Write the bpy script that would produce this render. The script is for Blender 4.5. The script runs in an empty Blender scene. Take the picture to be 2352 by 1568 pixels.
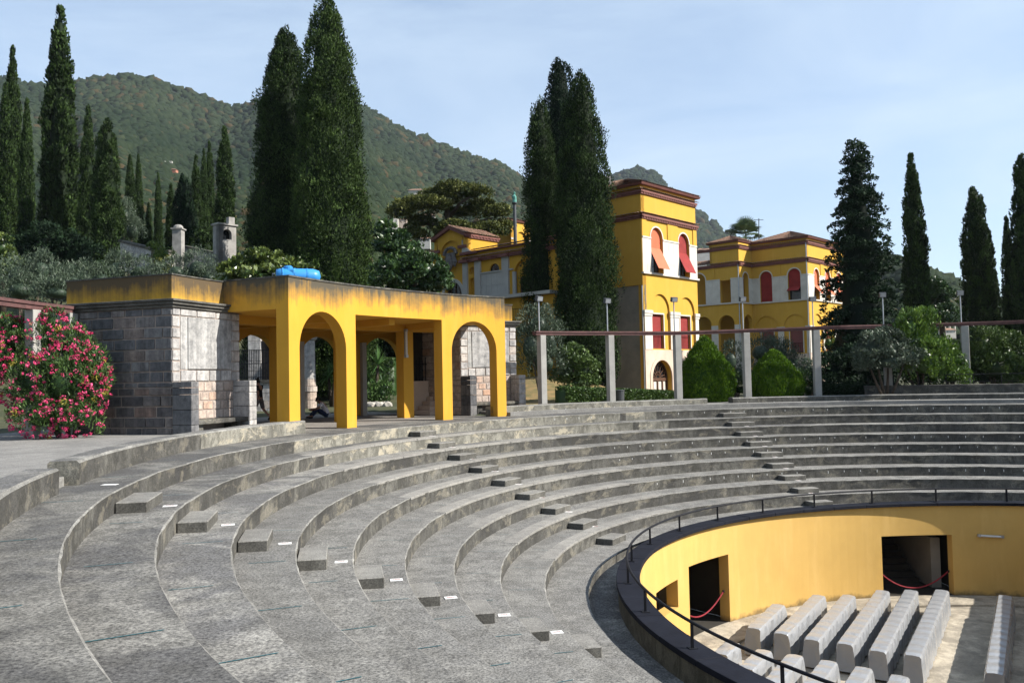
import bpy, bmesh, math, random
import numpy as np
from mathutils import Matrix, Vector

random.seed(7)
rng = np.random.default_rng(7)
scene = bpy.context.scene
COL = scene.collection
R_ = math.radians

# ------------------------------------------------------------------ camera
F, PITCH, ROLL, EYE = 1907.0, 0.0412, -0.021, 1.65
cp, sp, cr, sr = math.cos(PITCH), math.sin(PITCH), math.cos(ROLL), math.sin(ROLL)
_f = np.array([0, cp, sp]); _u0 = np.array([0, -sp, cp]); _r0 = np.array([1.0, 0, 0])
_r = cr * _r0 + sr * _u0
_u = cr * _u0 - sr * _r0
cam_data = bpy.data.cameras.new("camera")
cam_data.sensor_width = 36.0
cam_data.lens = F / 2352.0 * 36.0
cam_data.clip_start = 0.05
cam_data.clip_end = 20000.0
cam = bpy.data.objects.new("camera", cam_data)
COL.objects.link(cam)
cam.matrix_world = Matrix(((_r[0], _u[0], -_f[0], 0), (_r[1], _u[1], -_f[1], 0), (_r[2], _u[2], -_f[2], EYE), (0, 0, 0, 1)))
scene.camera = cam

# ------------------------------------------------------------------ sky and sun
SUN_EL, SUN_AZ = R_(38.0), R_(-12.0)           # azimuth measured from +X towards +Y
sun_dir = Vector((math.cos(SUN_EL) * math.cos(SUN_AZ), math.cos(SUN_EL) * math.sin(SUN_AZ), math.sin(SUN_EL)))
world = bpy.data.worlds.new("World")
scene.world = world
world.use_nodes = True
wn = world.node_tree.nodes; wl = world.node_tree.links
bg = wn["Background"]
sky = wn.new("ShaderNodeTexSky")
sky.sky_type = 'NISHITA'
sky.sun_disc = False
sky.sun_elevation = SUN_EL
sky.sun_rotation = math.pi / 2 - SUN_AZ
sky.air_density = 1.0
sky.dust_density = 0.4
sky.ozone_density = 2.5
# thin high cirrus veil over the whole sky
tc_ = wn.new("ShaderNodeTexCoord")
mp_ = wn.new("ShaderNodeMapping"); mp_.inputs["Scale"].default_value = (1.2, 1.2, 4.5); mp_.inputs["Rotation"].default_value = (0, .25, .4)
wl.new(tc_.outputs["Generated"], mp_.inputs[0])
ns_ = wn.new("ShaderNodeTexNoise"); ns_.inputs["Scale"].default_value = 1.7; ns_.inputs["Detail"].default_value = 6; ns_.inputs["Roughness"].default_value = .55; ns_.inputs["Distortion"].default_value = .5
wl.new(mp_.outputs[0], ns_.inputs["Vector"])
mr_ = wn.new("ShaderNodeMapRange"); mr_.inputs[1].default_value = .38; mr_.inputs[2].default_value = .72; mr_.inputs[3].default_value = .30; mr_.inputs[4].default_value = .85
wl.new(ns_.outputs["Fac"], mr_.inputs[0])
mx_ = wn.new("ShaderNodeMix"); mx_.data_type = 'RGBA'
wl.new(mr_.outputs[0], mx_.inputs[0]); wl.new(sky.outputs[0], mx_.inputs[6]); mx_.inputs[7].default_value = (3.9, 4.75, 5.7, 1)
wl.new(mx_.outputs[2], bg.inputs[0])
bg.inputs[1].default_value = 0.090
sun_data = bpy.data.lights.new("sun", 'SUN')
sun_data.energy = 5.0
sun_data.angle = R_(0.53)
sun_data.color = (1.0, 0.95, 0.87)
sun = bpy.data.objects.new("sun", sun_data)
COL.objects.link(sun)
sun.rotation_euler = sun_dir.to_track_quat('Z', 'Y').to_euler()
sun.location = (60, 5, 60)
vs = scene.view_settings
vs.view_transform = 'Standard'
vs.look = 'None'
vs.exposure = 1.05
vs.gamma = 1.0
vs.use_curve_mapping = False
scene.cycles.max_bounces = 6
scene.cycles.transparent_max_bounces = 4
scene.cycles.volume_bounces = 0

# ------------------------------------------------------------------ calibration helpers
CX, CY, R1, DR, HR = 14.185, 16.351, 20.717, .9058, .3454


def ray(x, y):
    return (x - 1176) / F * _r + (784 - y) / F * _u + _f


def at(x, y, Y):
    d = ray(x, y)
    p = d * (Y / d[1])
    return (float(p[0]), float(p[1]), float(p[2] + EYE))


def onz(x, y, z):
    d = ray(x, y)
    p = d * ((z - EYE) / d[2])
    return (float(p[0]), float(p[1]), z)


def PP(R, a, z):
    t = R_(a); c, s = R * math.cos(t), R * math.sin(t)
    return (CX + 1.009 * c - .0315 * s, CY - .0315 * c + .991 * s, z)


def ang_of(x, y):
    A = np.array([[1.009, -.0315], [-.0315, .991]])
    v = np.linalg.inv(A) @ np.array([x - CX, y - CY])
    return math.degrees(math.atan2(v[1], v[0])), float(np.hypot(*v))


def cyl(x, y, R, far=True):
    """where the sight line of photo point x, y meets the upright cylinder of radius R round the theatre centre"""
    Ai = np.linalg.inv(np.array([[1.009, -.0315], [-.0315, .991]]))
    d = ray(x, y); q = Ai @ d[:2]; o = Ai @ np.array([-CX, -CY])
    a, b, c = q @ q, 2 * q @ o, o @ o - R * R
    t = (-b + (1 if far else -1) * math.sqrt(b * b - 4 * a * c)) / (2 * a)
    p = d * t
    return ang_of(p[0], p[1])[0] % 360, float(p[2] + EYE)


# ------------------------------------------------------------------ materials
def _nt(name):
    m = bpy.data.materials.new(name)
    m.use_nodes = True
    nt = m.node_tree
    return m, nt, nt.nodes["Principled BSDF"]


def _noise(nt, vec, scale, detail=4.0, rough=0.6, dist=0.0):
    n = nt.nodes.new("ShaderNodeTexNoise")
    n.inputs["Scale"].default_value = scale
    n.inputs["Detail"].default_value = detail
    n.inputs["Roughness"].default_value = rough
    n.inputs["Distortion"].default_value = dist
    nt.links.new(vec, n.inputs["Vector"])
    return n.outputs["Fac"]


def _ramp(nt, fac, stops):
    r = nt.nodes.new("ShaderNodeValToRGB")
    e = r.color_ramp.elements
    while len(e) < len(stops):
        e.new(0.5)
    for el, (p, c) in zip(e, stops):
        el.position = p
        el.color = (*c, 1) if len(c) == 3 else c
    nt.links.new(fac, r.inputs[0])
    return r.outputs[0]


def _mix(nt, fac, a, b, mode='MIX'):
    n = nt.nodes.new("ShaderNodeMix")
    n.data_type = 'RGBA'
    n.blend_type = mode
    for s, v in ((n.inputs[0], fac), (n.inputs[6], a), (n.inputs[7], b)):
        if isinstance(v, (int, float)):
            s.default_value = v
        elif isinstance(v, tuple):
            s.default_value = (*v, 1) if len(v) == 3 else v
        else:
            nt.links.new(v, s)
    return n.outputs[2]


def _math(nt, op, a, b=None, c=None, clamp=False):
    n = nt.nodes.new("ShaderNodeMath")
    n.operation = op
    n.use_clamp = clamp
    for i, v in enumerate((a, b, c)):
        if v is None:
            continue
        if isinstance(v, (int, float)):
            n.inputs[i].default_value = v
        else:
            nt.links.new(v, n.inputs[i])
    return n.outputs[0]


def _pos(nt, sc=(1, 1, 1), obj=False):
    if obj:
        g = nt.nodes.new("ShaderNodeTexCoord").outputs["Object"]
    else:
        g = nt.nodes.new("ShaderNodeNewGeometry").outputs["Position"]
    mp = nt.nodes.new("ShaderNodeMapping")
    mp.inputs["Scale"].default_value = sc
    nt.links.new(g, mp.inputs[0])
    return mp.outputs[0]


def _bump(nt, bsdf, height, strength=0.3, dist=0.02):
    b = nt.nodes.new("ShaderNodeBump")
    b.inputs["Strength"].default_value = strength
    b.inputs["Distance"].default_value = dist
    nt.links.new(height, b.inputs["Height"])
    nt.links.new(b.outputs[0], bsdf.inputs["Normal"])


K_ALB = .74


def kc(c): return tuple(v * K_ALB for v in c)


def plain(name, c1, c2=None, scale=3.0, rough=0.8, bump=0.2, bscale=30.0, metal=0.0, spec=0.3, objvar=0.0, slat=0.0):
    m, nt, b = _nt(name)
    c1 = kc(c1); c2 = kc(c2) if c2 else None
    b.inputs["Roughness"].default_value = rough
    b.inputs["Metallic"].default_value = metal
    b.inputs["Specular IOR Level"].default_value = spec
    p = _pos(nt)
    if c2 is None:
        c2 = tuple(v * 0.8 for v in c1)
    col = _mix(nt, _ramp(nt, _noise(nt, p, scale, 5), [(.35, (0, 0, 0)), (.65, (1, 1, 1))]), c2, c1)
    if objvar:
        oi = nt.nodes.new("ShaderNodeObjectInfo")
        v = _math(nt, 'MULTIPLY_ADD', oi.outputs["Random"], objvar, 1 - objvar / 2)
        vv = nt.nodes.new("ShaderNodeCombineColor")
        for i in range(3):
            nt.links.new(v, vv.inputs[i])
        col = _mix(nt, 1.0, col, vv.outputs[0], 'MULTIPLY')
    nt.links.new(col, b.inputs["Base Color"])
    if slat:
        wv = nt.nodes.new("ShaderNodeTexWave"); wv.bands_direction = 'Z'; wv.inputs["Scale"].default_value = slat; wv.inputs["Distortion"].default_value = .3
        nt.links.new(p, wv.inputs["Vector"])
        _bump(nt, b, wv.outputs["Fac"], .8, .03)
    elif bump:
        _bump(nt, b, _noise(nt, p, bscale, 3), bump)
    return m


def concrete_mat(name, light, dark, blotch, speck, cream=0.0, streak=False, sp_scale=38.0, tone=False, big_scale=.55, edge=(.38, .62)):
    """weathered exposed-aggregate concrete: large stains, blotches, speckle"""
    m, nt, b = _nt(name)
    light, dark = kc(light), kc(dark)
    b.inputs["Roughness"].default_value = 0.93
    b.inputs["Specular IOR Level"].default_value = 0.15
    p = _pos(nt)
    big = _ramp(nt, _noise(nt, p, big_scale, 7, .66, .7), [(edge[0], (0, 0, 0)), (edge[1], (1, 1, 1))])
    if tone:
        oa = nt.nodes.new("ShaderNodeObjectInfo")
        mid = tuple((a * .35 + b_ * .65) for a, b_ in zip(dark, light))
        col = _mix(nt, oa.outputs["Alpha"], mid, _mix(nt, big, dark, light))
    else:
        col = _mix(nt, big, dark, light)
    if streak:
        ps = _pos(nt, (3.4, 3.4, 1.7))
        st = _ramp(nt, _noise(nt, ps, 1.0, 9, .78, .8), [(.43, (0, 0, 0)), (.57, (1, 1, 1))])
    else:
        st = _ramp(nt, _noise(nt, p, 2.6, 8, .72, .3), [(.42, (0, 0, 0)), (.6, (1, 1, 1))])
    col = _mix(nt, _math(nt, 'MULTIPLY', st, blotch), col, tuple(v * 0.36 for v in light))
    if cream:
        cm = _ramp(nt, _noise(nt, _pos(nt, (1, 1, 1.6)), 1.3, 7, .7, .5), [(.53, (0, 0, 0)), (.60, (1, 1, 1))])
        col = _mix(nt, _math(nt, 'MULTIPLY', cm, cream), col, kc((.47, .42, .32)))
    sn = _ramp(nt, _noise(nt, p, sp_scale, 3, .8), [(.34, (.35, .35, .37)), (.5, (1, 1, 1)), (.69, (1.75, 1.75, 1.72))])
    col = _mix(nt, speck, col, _mix(nt, 1.0, col, sn, 'MULTIPLY'))
    if tone:
        oc = nt.nodes.new("ShaderNodeObjectInfo")
        col = _mix(nt, 1.0, col, oc.outputs["Color"], 'MULTIPLY')
    nt.links.new(col, b.inputs["Base Color"])
    _bump(nt, b, _noise(nt, p, 24, 5, .75), .55, .02)
    return m


def stucco_mat(name, c, ztop=None, depth=1.0, stain=(.10, .085, .06), amount=1.0, fade=0.12, zbase=None, bias=0.0):
    """painted stucco; soot and lichen run down from the coping when ztop is given"""
    m, nt, b = _nt(name)
    c = kc(c); stain = kc(stain)
    b.inputs["Roughness"].default_value = 0.85
    b.inputs["Specular IOR Level"].default_value = 0.2
    p = _pos(nt)
    n1 = _ramp(nt, _noise(nt, p, 0.9, 6, .65), [(.35, (0, 0, 0)), (.65, (1, 1, 1))])
    col = _mix(nt, _math(nt, 'MULTIPLY', n1, fade * 2), c, tuple(v * .74 for v in c))
    n2 = _ramp(nt, _noise(nt, _pos(nt, (2.2, 2.2, .35)), 1.2, 5, .6), [(.5, (0, 0, 0)), (.7, (1, 1, 1))])
    col = _mix(nt, _math(nt, 'MULTIPLY', n2, fade * 1.6), col, tuple(min(1, v * 1.15 + .05) for v in c))
    sep = nt.nodes.new("ShaderNodeSeparateXYZ")
    g = nt.nodes.new("ShaderNodeNewGeometry")
    nt.links.new(g.outputs["Position"], sep.inputs[0])
    if ztop is not None:
        st = _noise(nt, _pos(nt, (5.5, 5.5, .22)), 1.0, 6, .75)
        st2 = _noise(nt, p, 1.1, 5, .65)
        run = _math(nt, 'MULTIPLY_ADD', st, 1.7, -.62)
        run = _math(nt, 'ADD', run, _math(nt, 'MULTIPLY_ADD', st2, 1.9, -.9))
        h = _math(nt, 'DIVIDE', _math(nt, 'SUBTRACT', sep.outputs[2], ztop - depth), depth)
        f = _math(nt, 'ADD', _math(nt, 'MULTIPLY_ADD', h, 1.35, -1.02 + bias), run)
        f = _ramp(nt, f, [(.02, (0, 0, 0)), (.3, (.35, .35, .35)), (1.0, (1, 1, 1))])
        col = _mix(nt, _math(nt, 'MULTIPLY', f, amount), col, stain)
    if zbase is not None:
        h = _math(nt, 'DIVIDE', _math(nt, 'SUBTRACT', zbase + .35, sep.outputs[2]), .35)
        f = _math(nt, 'ADD', h, _math(nt, 'MULTIPLY_ADD', _noise(nt, p, 2.0, 6, .7), 1.8, -1.15))
        f = _ramp(nt, f, [(.25, (0, 0, 0)), (.7, (1, 1, 1))])
        col = _mix(nt, _math(nt, 'MULTIPLY', f, .75), col, (.09, .07, .04))
    nt.links.new(col, b.inputs["Base Color"])
    _bump(nt, b, _noise(nt, p, 55, 3), .22, .01)
    return m


def stone_mat(name, dark, light, pink, wet=0.5):
    """ashlar: each block its own tone, soot runs on top"""
    m, nt, b = _nt(name)
    dark, light, pink = kc(dark), kc(light), kc(pink)
    b.inputs["Roughness"].default_value = 0.9
    b.inputs["Specular IOR Level"].default_value = 0.2
    oi = nt.nodes.new("ShaderNodeObjectInfo")
    p = _pos(nt)
    base = _ramp(nt, oi.outputs["Random"], [(0, dark), (.5, tuple((a + c) / 2 for a, c in zip(dark, light))), (.8, light), (1, pink)])
    runs = _ramp(nt, _noise(nt, _pos(nt, (4.5, 4.5, .35)), 1.0, 6, .7), [(.36, (0, 0, 0)), (.62, (1, 1, 1))])
    col = _mix(nt, _math(nt, 'MULTIPLY', runs, wet), base, tuple(v * .38 for v in dark))
    bl = _ramp(nt, _noise(nt, p, 5, 7, .75), [(.35, (.5, .5, .52)), (.6, (1.25, 1.22, 1.2))])
    col = _mix(nt, .8, col, _mix(nt, 1.0, col, bl, 'MULTIPLY'))
    nt.links.new(col, b.inputs["Base Color"])
    _bump(nt, b, _noise(nt, p, 18, 6, .75), .6, .03)
    return m


def leaf_mat(name, dark, light, rough=0.55, trans=0.18, spec=0.25, third=None):
    m, nt, b = _nt(name)
    at_ = nt.nodes.new("ShaderNodeAttribute")
    at_.attribute_name = "tint"
    col = _ramp(nt, at_.outputs["Fac"], [(0, dark), (1, light)] if third is None else [(0, dark), (.45, light), (1, third)])
    nt.links.new(col, b.inputs["Base Color"])
    b.inputs["Roughness"].default_value = rough
    b.inputs["Specular IOR Level"].default_value = spec
    tr = nt.nodes.new("ShaderNodeBsdfTranslucent")
    nt.links.new(col, tr.inputs[0])
    mx = nt.nodes.new("ShaderNodeMixShader")
    mx.inputs[0].default_value = trans
    nt.links.new(b.outputs[0], mx.inputs[1])
    nt.links.new(tr.outputs[0], mx.inputs[2])
    nt.links.new(mx.outputs[0], nt.nodes["Material Output"].inputs[0])
    return m


M = {}
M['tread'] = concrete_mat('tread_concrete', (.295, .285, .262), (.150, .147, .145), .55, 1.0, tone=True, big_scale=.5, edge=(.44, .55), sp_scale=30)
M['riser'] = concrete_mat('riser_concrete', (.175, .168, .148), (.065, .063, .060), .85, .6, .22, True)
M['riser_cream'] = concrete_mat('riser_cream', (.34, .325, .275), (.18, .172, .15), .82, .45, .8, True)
M['slab'] = concrete_mat('slab_concrete', (.35, .335, .305), (.28, .268, .248), .3, .5)
M['edge'] = concrete_mat('worn_edge', (.33, .32, .295), (.20, .195, .18), .6, .7)
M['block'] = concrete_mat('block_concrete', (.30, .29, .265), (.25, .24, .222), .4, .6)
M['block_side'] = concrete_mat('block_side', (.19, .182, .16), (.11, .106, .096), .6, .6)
M['gravel'] = concrete_mat('terrace_gravel', (.30, .29, .272), (.22, .214, .203), .25, .6)
M['floor'] = concrete_mat('pavilion_floor', (.30, .28, .255), (.23, .215, .198), .2, .4)
M['rim'] = plain('rim_stone', (.014, .016, .025), (.009, .010, .016), 2.5, .75, .25, 20, spec=.12)
M['iron'] = plain('black_iron', (.010, .011, .015), (.007, .007, .010), 4, .6, 0, spec=.2)
M['pitwall'] = stucco_mat('pit_stucco', (.72, .455, .135), None, fade=.16, zbase=-5.9)
M['pitout'] = concrete_mat('pit_parapet_outer', (.20, .17, .115), (.12, .105, .08), .7, .3, 0, True)
M['pitfloor'] = concrete_mat('pit_floor', (.58, .51, .40), (.34, .30, .24), .5, .35, edge=(.42, .56), big_scale=.8)
M['dark'] = plain('corridor_shade', (.05, .045, .035), (.035, .03, .025), 2, .9, .1)  # near-black surfaces: the deep shade of passages and doorways put into the colour
M['yellow'] = stucco_mat('pavilion_stucco', (.71, .372, .042), 4.85, 1.05, bias=.45)
M['yellow_in'] = stucco_mat('pavilion_stucco_inner', (.69, .36, .040), None)
M['yellow_block'] = stucco_mat('block_stucco', (.66, .37, .04), 4.85, .8, stain=(.075, .06, .045), amount=.93, bias=.74)
M['yellow_villa'] = stucco_mat('villa_stucco', (.71, .405, .058), None, fade=.13)
M['yellow_chapel'] = stucco_mat('chapel_stucco', (.70, .385, .045), None, fade=.15)
M['grey_stucco'] = plain('grey_stucco', (.36, .33, .28), (.26, .24, .21), .8, .9, .2)
M['white_stone'] = plain('white_stone', (.76, .71, .63), (.62, .57, .50), 1.2, .75, .15, 12)
M['pale_stone'] = plain('pale_stone', (.55, .53, .49), (.45, .43, .40), .9, .8, .2, 10)
M['old_pink'] = plain('old_pink', (.50, .22, .14), (.42, .18, .12), 1, .9, 0)
M['old_stone'] = plain('old_stone', (.40, .385, .36), (.24, .23, .215), 1.6, .9, .3, 9)
M['pink_stone'] = plain('pink_stone', (.74, .59, .47), (.60, .46, .36), .9, .8, .25, 10)
M['cornice'] = plain('cornice_brown', (.25, .10, .08), (.18, .07, .058), 2, .75, .1)
M['tile'] = plain('roof_tile', (.42, .24, .16), (.22, .14, .10), 3.5, .85, .3, 8)
M['blind'] = plain('red_blind', (.40, .035, .03), (.30, .025, .022), 1.5, .7, .05, slat=4.5)
M['blind_sun'] = plain('orange_awning', (.70, .17, .075), (.64, .15, .065), 1.5, .7, .05)
M['blind_pale'] = plain('faded_blind', (.30, .10, .09), (.24, .085, .08), 1.5, .7, .05, slat=4.5)
M['glass'] = plain('dark_glass', (.015, .018, .022), (.01, .012, .015), 3, .12, 0, spec=.5)
M['wood'] = plain('dark_wood', (.13, .06, .03), (.09, .04, .02), 5, .6, .2)
M['stone'] = stone_mat('ashlar_shade', (.15, .155, .165), (.28, .275, .27), (.30, .24, .205), .6)  # darker ashlar copy, shade of the outer side put into the colour
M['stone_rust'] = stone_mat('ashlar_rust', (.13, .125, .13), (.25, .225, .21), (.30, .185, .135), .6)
M['stone_lit'] = stone_mat('ashlar_lit', (.48, .47, .46), (.62, .60, .57), (.62, .54, .47), .55)  # paler ashlar copy, sunlight on the front faces put into the colour
M['stone_pink'] = stone_mat('ashlar_pink', (.50, .40, .33), (.60, .52, .46), (.56, .36, .25), .16)
M['mortar'] = plain('mortar', (.42, .345, .30), (.27, .23, .20), 4, .95, .3)
M['panel'] = stone_mat('rough_panel', (.46, .46, .45), (.52, .51, .5), (.5, .5, .48), .55)
M['beam'] = plain('beam_maroon', (.15, .07, .065), (.09, .045, .042), 6, .75, .3, 20)
M['post'] = plain('post_concrete', (.40, .39, .36), (.33, .32, .30), 2, .85, .25, 25)
M['steel'] = plain('galvanised', (.55, .57, .6), (.45, .47, .5), 5, .4, 0, metal=.6)
M['cover'] = None
M['paper'] = plain('paper', (.82, .81, .78), (.78, .77, .75), 5, .6, 0)
M['ink'] = plain('red_ink', (.45, .06, .05), (.3, .05, .05), 5, .6, 0)
M['teal'] = plain('teal_line', (.015, .10, .125), (.02, .13, .15), 9, .7, 0)
M['rope'] = plain('rope_red', (.30, .015, .03), (.22, .012, .02), 9, .7, 0)
M['blue'] = plain('tank_blue', (.045, .30, .72), (.04, .26, .66), 3, .4, 0)
M['white'] = plain('white_plastic', (.75, .75, .72), (.7, .7, .68), 3, .4, 0)
M['soil'] = plain('dry_grass', (.30, .20, .085), (.13, .12, .045), 1.6, .95, .5, 12)
M['ground'] = plain('garden_ground', (.085, .085, .04), (.045, .055, .025), .5, .95, .4, 3)
M['hill'] = plain('hill_ground', (.016, .024, .011), (.012, .018, .009), .02, 1, .0)
M['rock'] = plain('pale_rock', (.5, .47, .42), (.38, .35, .31), 3, .9, .5, 9)
M['bark'] = plain('bark', (.10, .075, .055), (.055, .042, .03), 6, .95, .6, 15)
M['greybark'] = plain('grey_bark', (.20, .185, .165), (.10, .09, .08), 4, .95, .6, 12)
M['skin'] = plain('skin', (.42, .22, .15), (.36, .19, .13), 5, .55, 0)
M['black_cloth'] = plain('black_cloth', (.012, .012, .016), (.01, .01, .013), 5, .9, 0)
M['white_cloth'] = plain('white_cloth', (.98, .95, 1.0), (.88, .86, .92), 4, .9, .1)
M['jeans'] = plain('jeans', (.03, .045, .10), (.022, .034, .08), 5, .9, .1)
M['shorts'] = plain('checked_shorts', (.24, .20, .19), (.10, .085, .085), 12, .9, .1)
M['hair'] = plain('hair', (.012, .010, .008), (.02, .016, .012), 9, .7, 0)
M['statue'] = plain('verdigris', (.12, .36, .30), (.08, .25, .22), 6, .7, .2)
M['bin'] = plain('bin_metal', (.10, .11, .12), (.08, .085, .09), 4, .5, 0, metal=.3)
M['housewall'] = plain('far_house_wall', (.72, .66, .55), (.62, .57, .48), 1, .85, 0)
M['flower'] = plain('oleander_pink', (.72, .055, .17), (.85, .17, .30), 9, .6, 0)
L_ = {}
L_['cyp'] = leaf_mat('cypress_leaf', (.005, .011, .004), (.044, .078, .020), .7, .10, .12)
L_['cyp_lit'] = leaf_mat('cypress_leaf_bright', (.006, .014, .004), (.062, .104, .025), .7, .12, .12)
L_['cyp_dark'] = leaf_mat('cypress_leaf_dark', (.004, .009, .006), (.020, .042, .018), .75, .08, .1)
L_['olive'] = leaf_mat('olive_leaf', (.022, .038, .022), (.105, .14, .090), .5, .12, .3)
L_['thuja'] = leaf_mat('thuja_leaf', (.018, .055, .006), (.115, .205, .012), .6, .18, .15)
L_['broad'] = leaf_mat('broad_leaf', (.012, .032, .010), (.062, .115, .028), .38, .15, .4)
L_['magnolia'] = leaf_mat('magnolia_leaf', (.018, .042, .008), (.15, .19, .045), .35, .15, .45)
L_['pine'] = leaf_mat('pine_leaf', (.018, .030, .008), (.115, .125, .030), .6, .12, .15)
L_['bush'] = leaf_mat('bush_leaf', (.018, .038, .010), (.085, .135, .028), .5, .15, .3)
L_['lime'] = leaf_mat('laurel_leaf', (.022, .060, .008), (.14, .23, .03), .4, .2, .4)
L_['grey'] = leaf_mat('elaeagnus_leaf', (.022, .036, .022), (.10, .13, .085), .5, .1, .3)
L_['ole'] = leaf_mat('oleander_leaf', (.014, .040, .010), (.085, .15, .035), .5, .15, .3)
L_['wood'] = leaf_mat('far_wood_leaf', (.006, .014, .007), (.024, .034, .016), .9, 0, .05, (.046, .034, .016))
L_['yucca'] = leaf_mat('yucca_leaf', (.02, .055, .018), (.10, .20, .05), .45, .15, .4)
L_['hedge'] = leaf_mat('hedge_leaf', (.014, .040, .008), (.075, .13, .024), .5, .12, .3)
L_['vine'] = leaf_mat('vine_leaf', (.03, .06, .01), (.14, .20, .03), .5, .15, .3)
L_['palm'] = leaf_mat('palm_leaf', (.02, .04, .015), (.10, .14, .06), .5, .12, .4)


def cover_mat():
    m, nt, b = _nt('grey_plastic_sheet')
    p = _pos(nt)
    w = nt.nodes.new("ShaderNodeTexWave")
    b.inputs["Base Color"].default_value = (.42, .42, .435, 1)
    col = _mix(nt, _noise(nt, p, 1.7, 4), (.225, .235, .25), (.27, .272, .275))
    nt.links.new(col, b.inputs["Base Color"])
    nt.nodes.remove(w)
    b.inputs["Roughness"].default_value = .27
    b.inputs["Specular IOR Level"].default_value = .45
    _bump(nt, b, _noise(nt, p, 2.6, 2, .45, 2.0), .28, .08)
    b.inputs["Coat Weight"].default_value = .35
    b.inputs["Coat Roughness"].default_value = .12
    return m


M['cover'] = cover_mat()


# ------------------------------------------------------------------ object helpers
def tag(o, label=None, cat=None, group=None, kind=None):
    if label: o['label'] = label
    if cat: o['category'] = cat
    if group: o['group'] = group
    if kind: o['kind'] = kind
    return o


def thing(name, label, cat, loc=(0, 0, 0), group=None):
    o = bpy.data.objects.new(name, None)
    o.empty_display_size = .2
    o.location = loc
    COL.objects.link(o)
    return tag(o, label, cat, group)


def link(name, me, mat, parent=None, local=False):
    if mat is not None and not me.materials:
        me.materials.append(mat)
    o = bpy.data.objects.new(name, me)
    COL.objects.link(o)
    if parent is not None:
        o.parent = parent
        if not local:
            w = parent.location.copy()
            q = parent.parent
            while q is not None:
                w += q.location
                q = q.parent
            o.location = -w
    return o


class B:
    """collects geometry and links it as ONE mesh object"""

    def __init__(s):
        s.v = []; s.f = []

    def add(s, vs, fs):
        n = len(s.v)
        s.v.extend([tuple(map(float, p)) for p in vs])
        s.f.extend([tuple(i + n for i in q) for q in fs])
        return s

    def hexa(s, b4, t4):
        return s.add(list(b4) + list(t4), [(3, 2, 1, 0), (4, 5, 6, 7), (0, 1, 5, 4), (1, 2, 6, 5), (2, 3, 7, 6), (3, 0, 4, 7)])

    def box(s, x0, x1, y0, y1, z0, z1):
        return s.hexa([(x0, y0, z0), (x1, y0, z0), (x1, y1, z0), (x0, y1, z0)], [(x0, y0, z1), (x1, y0, z1), (x1, y1, z1), (x0, y1, z1)])

    def bar(s, a, b, w, h=None, up=(0, 0, 1)):
        a, b = Vector(a), Vector(b)
        d = (b - a).normalized()
        up = Vector(up)
        if abs(d.dot(up)) > .98: up = Vector((1, 0, 0))
        x = d.cross(up).normalized(); y = x.cross(d)
        h = w if h is None else h
        q = lambda c: [c - x * w / 2 - y * h / 2, c + x * w / 2 - y * h / 2, c + x * w / 2 + y * h / 2, c - x * w / 2 + y * h / 2]
        return s.hexa(q(a), q(b))

    def tube(s, pts, rad, n=8, cap=True):
        pts = [Vector(p) for p in pts]
        rad = rad if isinstance(rad, (list, tuple)) else [rad] * len(pts)
        base = len(s.v); vs = []; fs = []
        for i, p in enumerate(pts):
            d = (pts[min(i + 1, len(pts) - 1)] - pts[max(i - 1, 0)]).normalized()
            u = Vector((0, 0, 1)) if abs(d.z) < .95 else Vector((1, 0, 0))
            x = d.cross(u).normalized(); y = x.cross(d)
            for k in range(n):
                t = 2 * math.pi * k / n
                vs.append(p + (x * math.cos(t) + y * math.sin(t)) * rad[i])
        for i in range(len(pts) - 1):
            for k in range(n):
                a = i * n + k; b = i * n + (k + 1) % n
                fs.append((a, b, b + n, a + n))
        if cap:
            fs.append(tuple(range(n))[::-1]); fs.append(tuple(range(len(vs) - n, len(vs))))
        return s.add(vs, fs)

    def lathe(s, c, prof, n=16):
        vs = []; fs = []
        for r, z in prof:
            for k in range(n):
                t = 2 * math.pi * k / n
                vs.append((c[0] + r * math.cos(t), c[1] + r * math.sin(t), c[2] + z))
        for i in range(len(prof) - 1):
            for k in range(n):
                a = i * n + k; b = i * n + (k + 1) % n
                fs.append((a, b, b + n, a + n))
        fs.append(tuple(range(n))[::-1]); fs.append(tuple(range(len(vs) - n, len(vs))))
        return s.add(vs, fs)

    def polar(s, a0, a1, r0, r1, z0, z1, step=2.0):
        """solid ring segment; r0 inner, r1 outer"""
        n = max(1, int(math.ceil(abs(a1 - a0) / step)))
        vs = []; fs = []
        for i in range(n + 1):
            a = a0 + (a1 - a0) * i / n
            vs += [PP(r0, a, z0), PP(r1, a, z0), PP(r1, a, z1), PP(r0, a, z1)]
        for i in range(n):
            b = i * 4
            for k in range(4):
                fs.append((b + k, b + (k + 1) % 4, b + 4 + (k + 1) % 4, b + 4 + k))
        fs.append((0, 3, 2, 1)); e = n * 4
        fs.append((e, e + 1, e + 2, e + 3))
        return s.add(vs, fs)

    def sheet(s, rows):
        m = len(rows[0]); vs = [p for r in rows for p in r]; fs = []
        for i in range(len(rows) - 1):
            for k in range(m - 1):
                fs.append((i * m + k, i * m + k + 1, (i + 1) * m + k + 1, (i + 1) * m + k))
        return s.add(vs, fs)

    def build(s, name, mat, parent=None, smooth=False, bevel=0.0):
        me = bpy.data.meshes.new(name)
        me.from_pydata(s.v, [], s.f)
        bm = bmesh.new(); bm.from_mesh(me)
        bmesh.ops.recalc_face_normals(bm, faces=bm.faces)
        if bevel:
            bmesh.ops.bevel(bm, geom=[e for e in bm.edges if e.is_manifold and e.calc_face_angle(0) > .5], offset=bevel, segments=1, affect='EDGES')
        bm.to_mesh(me); bm.free()
        if smooth:
            me.polygons.foreach_set("use_smooth", [True] * len(me.polygons))
        return link(name, me, mat, parent)


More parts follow.
